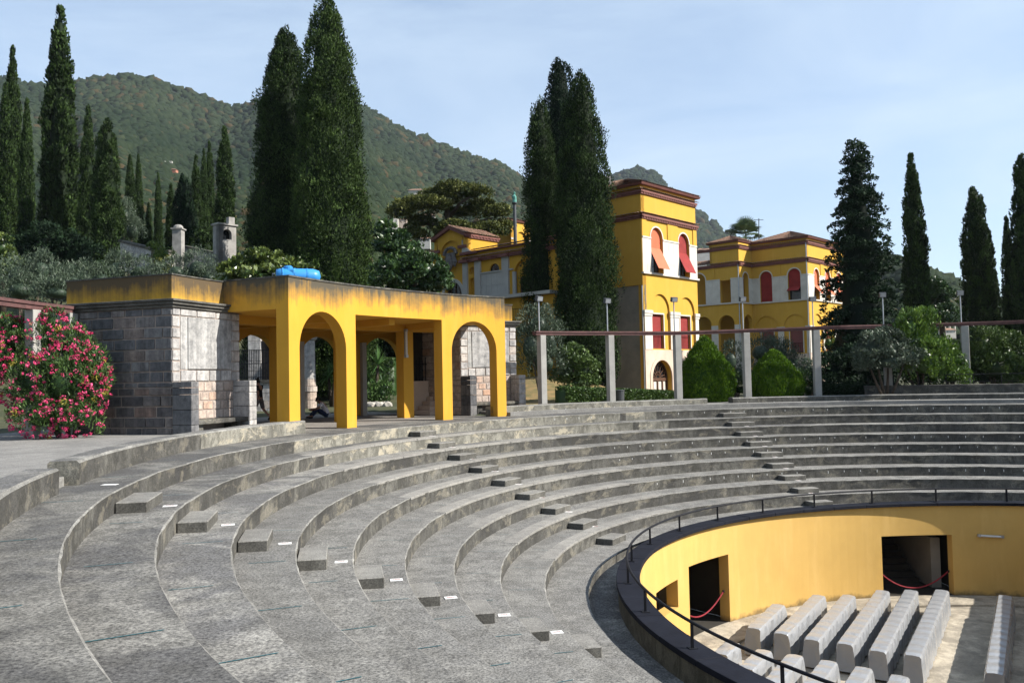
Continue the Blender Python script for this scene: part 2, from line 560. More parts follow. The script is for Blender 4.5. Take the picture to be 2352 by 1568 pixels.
class Op:
    """an opening in a wall: u0..u1, z0.. flat top zt or arch springing at zt"""

    def __init__(s, u0, u1, z0, zt, arch=False, seg=12):
        s.u0, s.u1, s.z0, s.zt, s.arch, s.seg = u0, u1, z0, zt, arch, seg

    def top(s, u):
        if not s.arch: return s.zt
        c = (s.u0 + s.u1) / 2; r = (s.u1 - s.u0) / 2
        return s.zt + math.sqrt(max(0, r * r - (u - c) ** 2))

    def us(s):
        if not s.arch: return [s.u0, s.u1]
        c = (s.u0 + s.u1) / 2; r = (s.u1 - s.u0) / 2
        return [c - r * math.cos(math.pi * k / s.seg) for k in range(s.seg + 1)]


def wall_openings(mp, u0, u1, z0, z1, t, ops, ustep=None, bm=None, d0=0.0):
    """wall slab between depth d0 and d0+t with real openings; mp(u, z, d) maps to the world"""
    bm = bm or B()
    us = {round(u0, 5), round(u1, 5)}
    for o in ops: us |= {round(u, 5) for u in o.us()}
    if ustep:
        n = max(1, int((u1 - u0) / ustep))
        us |= {round(u0 + (u1 - u0) * i / n, 5) for i in range(n + 1)}
    us = sorted(u for u in us if u0 - 1e-4 <= u <= u1 + 1e-4)
    def quad(a, b, c, d): bm.add([a, b, c, d], [(0, 1, 2, 3)])
    for a, b in zip(us[:-1], us[1:]):
        mid = (a + b) / 2
        act = sorted([o for o in ops if o.u0 < mid < o.u1], key=lambda o: o.z0)
        la, lb = z0, z0
        for o in act + [None]:
            ta, tb = (o.z0, o.z0) if o else (z1, z1)
            if ta - la > 1e-4 or tb - lb > 1e-4:
                for d in (d0, d0 + t):
                    quad(mp(a, la, d), mp(b, lb, d), mp(b, tb, d), mp(a, ta, d))
                quad(mp(a, ta, d0), mp(b, tb, d0), mp(b, tb, d0 + t), mp(a, ta, d0 + t))
                quad(mp(a, la, d0), mp(b, lb, d0), mp(b, lb, d0 + t), mp(a, la, d0 + t))
            if o: la, lb = o.top(a), o.top(b)
    for o in ops:
        for u in (o.u0, o.u1):
            quad(mp(u, o.z0, d0), mp(u, o.zt, d0), mp(u, o.zt, d0 + t), mp(u, o.z0, d0 + t))
    for u in (u0, u1):
        quad(mp(u, z0, d0), mp(u, z1, d0), mp(u, z1, d0 + t), mp(u, z0, d0 + t))
    return bm


def arch_panel(mp, o, d, t=.03, inset=0.0, seg=14, ztop=None, zbot=None):
    """slab filling an opening o at depth d"""
    bm = B()
    us = o.us() if o.arch else [o.u0, o.u1]
    zb = o.z0 if zbot is None else zbot
    fr = [(u, zb) for u in (us[0], us[-1])]
    poly = [(us[0] + inset, zb), (us[-1] - inset, zb)] + [(min(max(u, o.u0 + inset), o.u1 - inset), (o.top(u) if ztop is None else ztop) - inset) for u in us[::-1]]
    n = len(poly)
    vs = [mp(u, z, d) for u, z in poly] + [mp(u, z, d + t) for u, z in poly]
    fs = [tuple(range(n)), tuple(range(2 * n - 1, n - 1, -1))] + [(i, (i + 1) % n, n + (i + 1) % n, n + i) for i in range(n)]
    return bm.add(vs, fs)


def arch_ring(mp, o, d0, d1, w):
    """frame strip around an opening, w wide, from depth d0 to d1"""
    us = o.us()
    c = (o.u0 + o.u1) / 2; r = (o.u1 - o.u0) / 2
    inn = [(o.u0, o.z0)] + [(u, o.top(u)) for u in us] + [(o.u1, o.z0)]
    if o.arch:
        out = [(o.u0 - w, o.z0)] + [(c + (u - c) * (r + w) / r, o.zt + (o.top(u) - o.zt) * (r + w) / r) for u in us] + [(o.u1 + w, o.z0)]
    else:
        out = [(o.u0 - w, o.z0), (o.u0 - w, o.zt + w), (o.u1 + w, o.zt + w), (o.u1 + w, o.z0)]
    bm = B(); vs = []; fs = []
    for i in range(len(inn)):
        vs += [mp(*inn[i], d0), mp(*out[i], d0), mp(*out[i], d1), mp(*inn[i], d1)]
    for i in range(len(inn) - 1):
        b = i * 4
        for k in range(4): fs.append((b + k, b + (k + 1) % 4, b + 4 + (k + 1) % 4, b + 4 + k))
    fs += [(0, 3, 2, 1), (len(vs) - 4, len(vs) - 3, len(vs) - 2, len(vs) - 1)]
    return bm.add(vs, fs)


def ubox(mp, u0, u1, z0, z1, d0, d1, bm=None):
    bm = bm or B()
    return bm.hexa([mp(u0, z0, d0), mp(u1, z0, d0), mp(u1, z0, d1), mp(u0, z0, d1)], [mp(u0, z1, d0), mp(u1, z1, d0), mp(u1, z1, d1), mp(u0, z1, d1)])


# ------------------------------------------------------------------ foliage helpers (numpy)
def unit(a):
    return a / np.maximum(np.linalg.norm(a, axis=1, keepdims=True), 1e-9)


def leaf_mesh(name, C, O, S, n, leaf, elong=1.0, updir=0.5, aspect=.45, tint=None, jit=.35, fold=.25, spread=-.25, core=None, droop=0.0):
    """C clump centres, O outward dirs, S radii; n leaves per clump, each a small folded kite"""
    N = len(C); m = N * n
    c = np.repeat(C, n, 0); o = np.repeat(unit(O), n, 0); s = np.repeat(S, n)[:, None]
    d = unit(rng.normal(size=(m, 3)))
    dd = (d * o).sum(1, keepdims=True)
    d = np.where(dd < spread, d - 2 * dd * o, d)
    q = d * np.array([1, 1, elong]) * rng.uniform(.72, 1.08, (m, 1))
    p = c + q * s
    t = unit(np.array([0, 0, updir - droop]) + d * .55 + o * .25 + rng.normal(size=(m, 3)) * jit)
    nn = unit(d + rng.normal(size=(m, 3)) * .5)
    b = unit(np.cross(nn, t))
    nn = np.cross(t, b)
    L = leaf * rng.uniform(.65, 1.3, (m, 1))
    w = L * aspect
    V = np.empty((m, 4, 3))
    V[:, 0] = p - t * L * .5
    V[:, 1] = p + b * w * .5 + nn * w * fold
    V[:, 2] = p + t * L * .5
    V[:, 3] = p - b * w * .5 + nn * w * fold
    if tint is None: tint = rng.uniform(.15, .9, N)
    T = np.clip(np.repeat(tint, n) + rng.normal(size=m) * .13, 0, 1)
    verts = V.reshape(-1, 3); faces = np.arange(m * 4).reshape(m, 4); tv = np.repeat(T, 4)
    if core is not None:
        cv, cf = core
        faces = np.concatenate([faces, cf + len(verts)]); verts = np.concatenate([verts, cv])
        tv = np.concatenate([tv, np.full(len(cv), .08)])
    return np_mesh(name, verts, faces, tv)


def np_mesh(name, verts, faces, tv=None):
    me = bpy.data.meshes.new(name)
    k = faces.shape[1]
    me.vertices.add(len(verts)); me.vertices.foreach_set("co", verts.astype(np.float32).ravel())
    me.loops.add(faces.size); me.loops.foreach_set("vertex_index", faces.astype(np.int32).ravel())
    me.polygons.add(len(faces)); me.polygons.foreach_set("loop_start", np.arange(0, faces.size, k, dtype=np.int32))
    me.update(calc_edges=True)
    if tv is not None:
        a = me.attributes.new("tint", 'FLOAT', 'POINT')
        a.data.foreach_set("value", tv.astype(np.float32))
    me.validate()
    return me


def lathe_core(prof, n=14, wob=.12, seed=0):
    r2 = np.random.default_rng(seed)
    ph = r2.uniform(0, 6.28, 6)
    vs = []; fs = []
    for i, (r, z) in enumerate(prof):
        for k in range(n):
            t = 2 * math.pi * k / n
            q = r * (1 + wob * (math.sin(3 * t + ph[0] + z * .6) + math.sin(5 * t + ph[1] - z * .9)) * .5)
            vs.append((q * math.cos(t), q * math.sin(t), z))
    for i in range(len(prof) - 1):
        for k in range(n):
            a = i * n + k; b = i * n + (k + 1) % n
            fs.append((a, b, b + n, a + n))
    return np.array(vs), np.array(fs)


def cypress_mesh(name, H, Rm, shape='slim', clumps=500, nl=40, leaf=.18, cs=.32, seed=1, rough=.14, lean=0.0, low=0.03):
    """columnar crown: plumes of small sprays over an uneven column"""
    global rng
    rng = np.random.default_rng(seed)
    if shape == 'slim': prof = [(0, .95), (.1, 1), (.2, .84), (.36, .72), (.56, .62), (.7, .52), (.86, .34), (.95, .18), (1, .03)]
    elif shape == 'fat': prof = [(0, .9), (.13, 1), (.28, .94), (.42, .88), (.57, .80), (.71, .69), (.84, .54), (.92, .38), (.975, .22), (1, .05)]
    elif shape == 'blunt': prof = [(0, .75), (.1, .95), (.3, 1), (.55, .94), (.75, .80), (.89, .60), (.96, .42), (1, .14)]
    else: prof = [(0, .8), (.08, 1), (.3, .9), (.5, .7), (.7, .5), (.85, .3), (.95, .14), (1, .02)]
    ph = rng.uniform(0, 6.28, 12)
    pt, pr = zip(*prof)
    def rad(t, a):
        k = np.interp(t, pt, pr)
        w = np.sin(2 * a + ph[0] + 5 * t) * .5 + np.sin(3 * a + ph[1] - 9 * t) * .4 + np.sin(a + ph[2] + 17 * t) * .5 + np.sin(4 * a + ph[3] + 31 * t) * .4 + np.sin(5 * a + ph[4] + 57 * t) * .4 + np.sin(7 * a + ph[5] - 83 * t) * .35
        return Rm * k * (1 + rough * w)
    t = []
    while len(t) < clumps:
        q = rng.uniform(0, 1); 
        if rng.uniform() < np.interp(q, pt, pr) * .9 + .1: t.append(q)
    t = np.array(t); a = rng.uniform(0, 2 * np.pi, clumps)
    r = rad(t, a) - cs * .25
    r = np.maximum(r, .02) * np.where(rng.random(clumps) < .07, rng.uniform(1.08, 1.22, clumps), rng.uniform(.86, 1.06, clumps))
    z = low * H + t * (H * (1 - low)) - cs * .5
    C = np.stack([r * np.cos(a) + lean * t * H, r * np.sin(a), z], 1)
    O = np.stack([np.cos(a), np.sin(a), np.full(clumps, .75)], 1)
    S = cs * rng.uniform(.7, 1.35, clumps) * (0.55 + .45 * np.interp(t, pt, pr))
    tint = np.clip(rng.normal(.42, .27, clumps), .02, .98)
    cor = [(max(.02, Rm * np.interp(x, pt, pr) * .74), low * H + x * H * (1 - low) * .985) for x in np.linspace(0, 1, 22)]
    cv, cf = lathe_core(cor, 14, .1, seed)
    cv[:, 0] += lean * (cv[:, 2])
    return leaf_mesh(name, C, O, S, nl, leaf, 1.7, .9, .5, tint, core=(cv, cf))


def blob_mesh(name, lobes, per, nl, leaf, cs, elong=1.0, updir=.2, aspect=.5, seed=1, jit=.5, core=True, squash=1.0, flat=None, droop=0.0, tl=(.45, .22)):
    """crown made of several lobes (centre, radii); clumps lie over each lobe's surface"""
    global rng
    rng = np.random.default_rng(seed)
    Cs, Os, Ss, Ts = [], [], [], []; cvs, cfs = [], []
    off = 0
    for (c, r) in lobes:
        c = np.array(c, float); r = np.array(r, float) if hasattr(r, '__len__') else np.array([r, r, r], float)
        n = max(8, int(1.35 * per * (r[0] * r[1] * r[2]) ** (2 / 3)))
        d = unit(rng.normal(size=(n, 3)))
        d[:, 2] = np.where(d[:, 2] < -.55, -d[:, 2], d[:, 2])
        C = c + d * r * rng.uniform(.45, 1.04, (n, 1)) ** .6
        Cs.append(C); Os.append(d / r + np.array([0, 0, .25])); Ss.append(cs * rng.uniform(.65, 1.4, n))
        Ts.append(np.clip(rng.normal(tl[0], tl[1], n), .03, .97))
        if core:
            m = 8
            prof = [(max(.02, math.cos(x)) * r[0] * .5, c[2] + math.sin(x) * r[2] * .5) for x in np.linspace(-1.5, 1.5, 9)]
            cv, cf = lathe_core(prof, 10, .15, seed)
            cv[:, 1] *= r[1] / r[0]
            cv[:, 0] += c[0]; cv[:, 1] += c[1]
            cvs.append(cv); cfs.append(cf + off); off += len(cv)
    return leaf_mesh(name, np.concatenate(Cs), np.concatenate(Os), np.concatenate(Ss), nl, leaf, elong, updir, aspect, np.concatenate(Ts), jit, core=(np.concatenate(cvs), np.concatenate(cfs)) if core else None, droop=droop)


def plant_from(name, label, cat, loc, crown, mat, trunk=None, group=None, tname='trunk', cname='crown', tmat='bark', scale=(1, 1, 1), rot=0.0):
    t = thing(name, label, cat, loc, group)
    o = link(cname, crown, mat, t, True)
    o.scale = scale; o.rotation_euler = (0, 0, rot)
    if trunk:
        b = B()
        for pts, rad in trunk: b.tube(pts, rad, 7)
        me = b.build(tname, M[tmat], t, True)
        me.location = (0, 0, 0)
    return t

# ================================================================== terrain
def ground_z(x, y):
    q = -.55 * x + .8 * y - 46
    side = min(1, max(0, (34 - x) / 30))
    q = max(0.0, q) * side
    z = min(.30 * q, 15 + .01 * q) if q < 400 else 19
    # bank of dry grass behind the pergola
    g = max(0.0, 1 - ((x - 2.0) ** 2 / 30 + (y - 55) ** 2 / 60)) * 1.5
    f = max(0, 150 - y) if y < 150 else 0
    if y < 36 and x > -12: z = 0
    return .07 + z + g


def build_ground():
    Rs = [22.62, 24, 26, 28, 30, 32, 34, 36.5, 39, 42, 45, 49, 53, 58, 64, 70, 78, 88, 100, 120, 150, 200, 300, 500, 900, 1800, 4000]
    rows = []
    for R in Rs:
        row = []
        for k in range(145):
            p = PP(R, k * 2.5, 0)
            z = ground_z(p[0], p[1]) if R < 400 else 14
            if 128 < k * 2.5 < 158 and R < 40: z = min(z, -.03 if R < 33.6 else z)
            if R > 90 and p[1] < 40: z = -12 if R > 150 else .07 - 12 * (R - 90) / 60
            if R < 22.7: z = min(z, -.05)
            if 157.5 < k * 2.5 < 252 and R < 33: z = min(z, .1)
            row.append((p[0], p[1], z))
        rows.append(row)
    b = B().sheet(rows)
    tag(b.build('ground', M['ground'], smooth=True), 'garden ground of dry grass and soil around the theatre', kind='structure')


build_ground()

# terrace paving
tag(B().polar(157.6, 252, 22.15, 31.5, -.25, .15, 2).build('terrace', M['gravel']), 'pale gravel terrace behind the curved parapet', kind='structure')
tag(B().polar(48, 128.0, 22.15, 24.9, -.25, .15, 2).build('path', M['gravel']), 'paved path behind the right part of the parapet', kind='structure')
tag(B().polar(128.1, 157.5, 20.9, 34.0, -.3, -.004, 2).build('floor', M['floor']), 'smooth paved floor under the yellow pavilion', kind='structure')
# dry grass bank under the olive, seen between the pavilion and the first posts
rows = []
for i in range(15):
    row = []
    for k in range(19):
        x, y = -2.5 + 15 * k / 18, 39 + 26 * i / 14
        a, rr = ang_of(x, y)
        row.append((x, y, ground_z(x, y) + .05 + .05 * math.sin(x * 2.1) * math.sin(y * 1.7)))
    rows.append(row)
tag(B().sheet(rows).build('bank', M['soil'], smooth=True), 'sloping bank of scorched grass beyond the pavilion', kind='structure')

# ================================================================== seating
AMIN, AMAX = 50.0, 250.0
amph = thing('amphitheatre', 'grey concrete amphitheatre of curved stepped seating tiers', 'amphitheatre', (CX, CY, -3.2))
ORD = ['', 'first', 'second', 'third', 'fourth', 'fifth', 'sixth', 'seventh', 'eighth', 'ninth', 'tenth']
tier_r = [None] + [R1 - i * DR for i in range(10)]


def tier_z(i): return -(i - 1) * HR      # level of the tread whose edge is number i


def tier(i):
    r_e = tier_r[i]; r_o = 22.9 if i == 1 else tier_r[i - 1] + .02
    z = tier_z(i); zb = tier_z(i + 1) if i < 10 else -3.35
    n = 240; rr = random.Random(i)
    ph = [rr.uniform(0, 6.28) for _ in range(8)]
    vs, fs, mi = [], [], []
    for k in range(n + 1):
        a = AMIN + (AMAX - AMIN) * k / n
        w = .006 * math.sin(a * .9 + ph[0]) + .005 * math.sin(a * 2.3 + ph[1]) + rr.uniform(-.007, .007)
        w2 = .006 * math.sin(a * .7 + ph[2]) + rr.uniform(-.006, .006)
        rm = r_e + (.40 if i < 10 else .2)
        vs += [PP(r_o, a, z), PP(rm, a, z + w2 * .4), PP(r_e + .020, a, z + w2 * .6), PP(r_e + w, a, z - .018 + w2), PP(r_e + .012, a, z - .12), PP(r_e + .02, a, zb - .02)]
    for k in range(n):
        for j in range(5):
            b = k * 6 + j
            ak = AMIN + (AMAX - AMIN) * k / n + 4 * math.sin(k * .7)
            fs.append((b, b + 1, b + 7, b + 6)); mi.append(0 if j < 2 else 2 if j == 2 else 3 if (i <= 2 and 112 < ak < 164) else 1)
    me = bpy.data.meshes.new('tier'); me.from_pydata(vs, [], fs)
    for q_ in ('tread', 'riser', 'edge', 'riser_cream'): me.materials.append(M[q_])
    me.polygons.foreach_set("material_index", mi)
    bm = bmesh.new(); bm.from_mesh(me); bmesh.ops.recalc_face_normals(bm, faces=bm.faces)
    c = bm.faces[0]
    bm.to_mesh(me); bm.free()
    o = link('tier', me, None, amph)
    v = [0, .74, .82, 1.08, .92, .96, 1.0, 1.0, 1.03, 1.0, 1.0][i]; o.color = (v, v, v * 1.0, 1 if i <= 3 else .28)
    if i >= 2:                                # newer slabs capping the edge of the tread
        if i <= 9:
            a0, a1 = 126.6, 165.4
            L = 1.18 / r_e * 57.3; a = a1
            while a - L > a0 - .5:
                s = B()
                g = .03
                s.polar(a - L + g * 2, a, r_e - .006, r_e + .37, z - .05, z + .006 + rr.uniform(0, .004), 1.5)
                s.build('edge_slab', M['slab'], o, bevel=.004)
                a -= L
    ln = B()
    a = 210.6
    while a > 60:
        r0, r1 = r_e + .12, (r_o - .1 if i > 1 else r_e + .9)
        if rr.random() < .8 or a > 165:
            h = .0065 * (1.3 if a > 180 else .7)
            b0, b1 = rr.uniform(0, .3), rr.uniform(.75, 1)
            ra, rb = r0 + (r1 - r0) * b0, r0 + (r1 - r0) * b1
            d = h / r_e * 57.3
            ln.add([PP(ra, a - d, z + .006), PP(rb, a - d, z + .006), PP(rb, a + d, z + .006), PP(ra, a + d, z + .006)], [(0, 1, 2, 3)])
        a -= 8.2
    if i < 10: ln.build('painted_line', M['teal'], o)['kind'] = 'stuff'
    if i in (1, 4, 5, 7):
        mk = B(); a = 125.0
        while a > 60:
            if rr.random() < .75:
                d = .010 / r_e * 57.3; t = rr.uniform(.10, .2); r = r_e + .008
                mk.polar(a - d, a + d, r - .004, r, z - .10 - t * .5, z - .10, 9)
            a -= .62 / r_e * 57.3
        mk.build('seat_mark', M['white'], o)['kind'] = 'stuff'


for i in range(1, 11): tier(i)

# gutter round the pit
tag(B().sheet([[PP(r, AMIN + (AMAX - AMIN) * k / 160, -3.35) for k in range(161)] for r in (11.6, 12.0, 12.6)]).build('gutter', M['tread']), 'low walkway ring between the last tier and the pit parapet', kind='structure')

# half-step blocks of the stair aisles
AISLES = [('left', lambda i: (188.25, 191.55), .46), ('middle', lambda i: (143.75 + .22 * (i - 1), 146.2 + .42 * (i - 1)), .47),
          ('right', lambda i: (99.6 + .30 * (i - 1), 102.6 + .36 * (i - 1)), .44), ('far right', lambda i: (55.6 + .25 * (i - 1), 58.6 + .3 * (i - 1)), .44)]
for nm, fn, dep in AISLES:
    for i in range(1, 10):
        a0, a1 = fn(i); r = tier_r[i]; zb = tier_z(i + 1)
        p = PP(r - dep / 2, (a0 + a1) / 2, zb)
        b = B().polar(a0, a1, r - dep + random.uniform(-.01, .01), r + .004, zb - .01, zb + HR * .5 + random.uniform(-.006, .006), 4)
        o = b.build('step_block', M['block'], bevel=.012)
        me = o.data
        me.transform(Matrix.Translation((-p[0], -p[1], -p[2]))); o.location = p
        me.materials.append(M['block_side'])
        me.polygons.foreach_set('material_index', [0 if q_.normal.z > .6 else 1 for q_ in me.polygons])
        if nm == 'far right':
            tag(o, 'concrete half step cut by the right edge of the photo, %s from the top' % ORD[i], 'step', 'half steps of the stair aisles')
        else:
            tag(o, 'concrete half step against the %s tier in the %s stair aisle' % (ORD[i], nm), 'step', 'half steps of the stair aisles')

# paper notices on the treads
SIGNS = [('left', i, 189.9, .70) for i in (1, 2, 3, 4, 5, 6, 7, 8)] + [('middle', i, 144.75 + .27 * (i - 1), .58) for i in range(1, 9)] + [('right', i, 101.1 + .36 * (i - 2), .52) for i in range(2, 9)]
for nm, i, a, off in SIGNS:
    r = tier_r[i] - off; z = tier_z(i + 1)
    c = PP(r, a, z)
    t = thing('paper_notice', 'white paper notice with red print beside the %s half step of the %s aisle' % (ORD[i], nm), 'notice', c, 'paper notices on the treads')
    e = Vector(PP(r, a + 1, z)) - Vector(c); e.normalize(); n = Vector((-e.y, e.x, 0))
    rot = random.uniform(-.12, .12)
    e, n = e * math.cos(rot) + n * math.sin(rot), n * math.cos(rot) - e * math.sin(rot)
    C = Vector(c); hw, hl = .105, .08
    up = Vector((0, 0, 1))
    q = lambda du, dv, h: C + e * du + n * dv + up * h
    B().hexa([q(-hl, -hw, .003), q(hl, -hw, .003), q(hl, hw, .003), q(-hl, hw, .003)], [q(-hl, -hw, .009), q(hl, -hw, .009), q(hl, hw, .009), q(-hl, hw, .009)]).build('sheet', M['paper'], t)
    k = B()
    for (u0, u1, v0, v1) in ((-.02, .012, -.06, -.035), (-.02, .012, -.028, -.005), (-.02, .012, .0, .022), (-.02, .012, .03, .058)):
        k.add([q(u0, v0, .012), q(u1, v0, .012), q(u1, v1, .012), q(u0, v1, .012)], [(0, 1, 2, 3)])
    k.build('print', M['ink'], t)
c = onz(252, 1113, 0)
o = B().box(-.12, .12, -.07, .07, .002, .007).build('paper_notice', M['paper']); o.location = c
tag(o, 'bluish weathered notice sheet lying on the top walkway', 'notice', 'paper notices on the treads')


# ================================================================== parapets
def parapet(label, a0, a1, Rf, h=.40, t=.50, mat='riser_cream', marks=False):
    n = max(2, int(abs(a1 - a0) / 1.0))
    rr = random.Random(int(a0 * 10))
    t_ = thing('parapet', label, 'parapet wall', PP(Rf((a0 + a1) / 2) + t / 2, (a0 + a1) / 2, 0))
    vs, fs, mi = [], [], []
    for k in range(n + 1):
        a = a0 + (a1 - a0) * k / n; r = Rf(a); j = rr.uniform(-.006, .006); j2 = rr.uniform(-.007, .007)
        vs += [PP(r + .01, a, -.05), PP(r + j, a, h - .04), PP(r + .04, a, h + j2), PP(r + t - .04, a, h + j2), PP(r + t, a, h - .04), PP(r + t, a, -.05)]
    for k in range(n):
        for j in range(5):
            ak = a0 + (a1 - a0) * k / n
            b = k * 6 + j; fs.append((b, b + 1, b + 7, b + 6)); mi.append(2 if j == 1 else 1 if j in (2, 3) else 3 if ak > 170 else 0)
    fs += [(0, 1, 2, 3, 4, 5), tuple(range(n * 6, n * 6 + 6))]; mi += [0, 0]
    me = bpy.data.meshes.new('wall'); me.from_pydata(vs, [], fs)
    for q_ in (mat, 'tread', 'edge', 'riser'): me.materials.append(M[q_])
    me.polygons.foreach_set("material_index", mi)
    bm = bmesh.new(); bm.from_mesh(me); bmesh.ops.recalc_face_normals(bm, faces=bm.faces); bm.to_mesh(me); bm.free()
    o = link('wall', me, None, t_)
    if marks:
        mk = B(); a = a0 + .8
        while a < a1 - .5:
            if rr.random() < .85:
                r = Rf(a); d = .011 / r * 57.3; q = rr.uniform(.05, .13)
                mk.polar(a - d, a + d, r - .006, r + .004, h * .45 - q, h * .45, 9)
            a += .62 / 22 * 57.3
        mk.build('seat_mark', M['white'], o)['kind'] = 'stuff'
    return t_


def Rpar(a):
    return float(np.interp(a, [50, 75, 92, 101, 110, 128, 156, 170, 190, 220], [23.5, 23.45, 23.2, 22.95, 22.75, 22.6, 22.1, 21.95, 21.5, 21.45]))


parapet('weathered concrete parapet nearest the camera at the left frame edge', 191.8, 214, Rpar)
parapet('long curved parapet running from the left gap to the yellow pavilion', 156.0, 188.8, Rpar)
parapet('curved parapet between the pavilion and the gap by the round bushes', 101.0, 129.4, Rpar, marks=True)
parapet('long dark parapet right of the gap, above the shaded tiers', 50, 97.8, Rpar, marks=True, mat='riser')
for nm, a0, a1 in (('left', 188.9, 191.7), ('right', 97.9, 100.9)):
    b = B().polar(a0, a1, 21.75 if nm == 'left' else 23.15, 22.2 if nm == 'left' else 23.5, -.02, .152, 3)
    tag(b.build('threshold_step', M['block'], bevel=.01), 'low threshold step filling the %s gap of the parapet' % nm, 'step')

# raised wall on the far right with its railing
rw = thing('raised_wall', 'grey raised garden wall with thin railing at the far right', 'garden wall', PP(25, 62, .1))
Rw = lambda a: float(np.interp(a, [45, 78], [25.2, 24.7]))
A1 = ang_of(*onz(2058, 889, .8)[:2])[0]
b = B()
b.polar(45, A1, 24.55, 25.1, 0, .80, 2)
b.polar(A1 - .8, A1 + .02, 25.1, 27.5, 0, .797, 3)
b.build('wall', M['riser'], rw, bevel=.02)
b = B(); pts = []
for k in range(14):
    a = A1 - .3 - k * 2.6
    pts.append(PP(24.95, a, 1.27)); b.bar(PP(24.95, a, .79), PP(24.95, a, 1.27), .035)
b2 = B().tube(pts, .02, 6)
b2.tube([(p[0], p[1], .92) for p in pts], .012, 6)
b2.build('rail', M['iron'], rw)
b.build('rail_post', M['iron'], rw)

# ================================================================== pit
# straight stage edge: a chord of the pit circle
sx, sy = .516, .856
p0 = Vector((17.57, 24.70)); td = Vector((sx, sy)).normalized()
def chord_end(sgn):
    s = 0
    while ang_of(*(p0 + td * s))[1] < 11.58: s += .02 * sgn
    return p0 + td * s
E1, E2 = chord_end(1), chord_end(-1)
AA, AB = ang_of(*E1)[0], ang_of(*E2)[0] % 360
if AB < AA: AB += 360
pit = thing('pit_wall', 'round yellow wall of the sunken orchestra pit with dark rim', 'wall', (CX, CY, -5.9))
mpit = lambda u, z, d: PP(11.58 + d, u, z)
OPS = [Op(129.9, 140.9, -5.95, -3.88), Op(86.9, 98.5, -5.95, -3.92), Op(144.5, 152.9, -4.85, -4.09), Op(157.4, 164.0, -5.95, -3.84)]
AB2 = min(AB, 300)
wall_openings(mpit, AA, AB2, -6.05, -2.95, .34, OPS, 1.5).build('wall_face', M['pitwall'], pit)
b = B().sheet([[PP(11.935, AA + (AB2 - AA) * k / 150, z) for k in range(151)] for z in (-3.4, -2.94)])
b.build('outer_face', M['pitout'], pit)
a = AA
while a < AB2 - 1:
    B().polar(a + .03, min(a + 6.0, AB2) - .03, 11.46, 11.97, -2.95, -2.85 + random.uniform(-.004, .004), 1.0).build('coping_slab', M['rim'], pit, bevel=.008)
    a += 6.0
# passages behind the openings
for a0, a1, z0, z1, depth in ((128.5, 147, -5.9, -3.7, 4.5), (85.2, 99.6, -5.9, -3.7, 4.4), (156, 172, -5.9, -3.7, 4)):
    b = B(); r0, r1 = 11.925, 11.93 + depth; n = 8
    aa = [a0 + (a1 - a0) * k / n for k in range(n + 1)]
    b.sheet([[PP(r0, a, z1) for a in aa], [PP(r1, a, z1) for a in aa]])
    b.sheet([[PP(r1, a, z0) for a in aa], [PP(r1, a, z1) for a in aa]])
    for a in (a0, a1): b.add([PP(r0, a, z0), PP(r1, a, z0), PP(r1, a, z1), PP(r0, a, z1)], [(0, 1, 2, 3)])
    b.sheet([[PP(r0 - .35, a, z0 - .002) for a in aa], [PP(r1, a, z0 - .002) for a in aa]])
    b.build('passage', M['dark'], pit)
b = B()
for a0, a1, z0, z1 in ((143, 154.4, -5.2, -3.95),):
    aa = [a0 + (a1 - a0) * k / 6 for k in range(7)]
    b.sheet([[PP(12.9, a, z0) for a in aa], [PP(12.9, a, z1) for a in aa]])
    b.sheet([[PP(11.93, a, z1) for a in aa], [PP(12.9, a, z1) for a in aa]])
    b.sheet([[PP(11.93, a, z0) for a in aa], [PP(12.9, a, z0) for a in aa]])
    for a in (a0, a1): b.add([PP(11.93, a, z0), PP(12.9, a, z0), PP(12.9, a, z1), PP(11.93, a, z1)], [(0, 1, 2, 3)])
b.build('window_recess', M['grey_stucco'], pit)
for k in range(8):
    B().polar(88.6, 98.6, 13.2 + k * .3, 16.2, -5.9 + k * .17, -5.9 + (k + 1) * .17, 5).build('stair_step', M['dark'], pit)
B().polar(86.6, 88.0, 12.6, 16, -5.9, -4.2, 3).build('stair_side_wall', M['grey_stucco'], pit)
B().tube([PP(12.6, 97.6, -5.85), PP(12.6, 97.6, -4.5), PP(12.9, 97.6, -4.2), PP(15.5, 97.6, -3.8)], .02, 6).build('handrail', M['iron'], pit)

# floor of the pit, raised path ring
n = 96
b = B(); vs = [(CX, CY, -5.97)]; rows = [[PP(r, 360 * k / n, -5.97) for k in range(n + 1)] for r in (.05, 3, 6, 8.5, 10.5)]
b.sheet(rows)
tag(b.build('pit_floor', M['pitfloor']), 'stained paved floor of the sunken pit', kind='structure')
tag(B().polar(60, 300, 10.45, 11.62, -6.02, -5.9, 2).build('pit_path', M['pitfloor']), 'pale path ring along the foot of the pit wall', kind='structure')
# stage: retaining wall along the chord and platform behind it
nrm = Vector((td.y, -td.x))
stg = thing('stage_wall', 'straight stage front wall outside the right edge of the photo', 'wall', (p0.x, p0.y, -5.9))
e1, e2 = E1 + td * .6, E2 - td * .6
B().hexa([(e2.x, e2.y, -6), (e2.x + nrm.x * .3, e2.y + nrm.y * .3, -6), (e1.x + nrm.x * .3, e1.y + nrm.y * .3, -6), (e1.x, e1.y, -6)],
         [(e2.x, e2.y, -2.85), (e2.x + nrm.x * .3, e2.y + nrm.y * .3, -2.85), (e1.x + nrm.x * .3, e1.y + nrm.y * .3, -2.85), (e1.x, e1.y, -2.85)]).build('wall_face', M['pitwall'], stg)
poly = [(E1.x, E1.y), (E2.x, E2.y)]
b = B()
outer = [PP(22.8, a, 0) for a in np.linspace(48, -112, 60)]
e1b = E1 + td * 12; e2b = E2 - td * 12
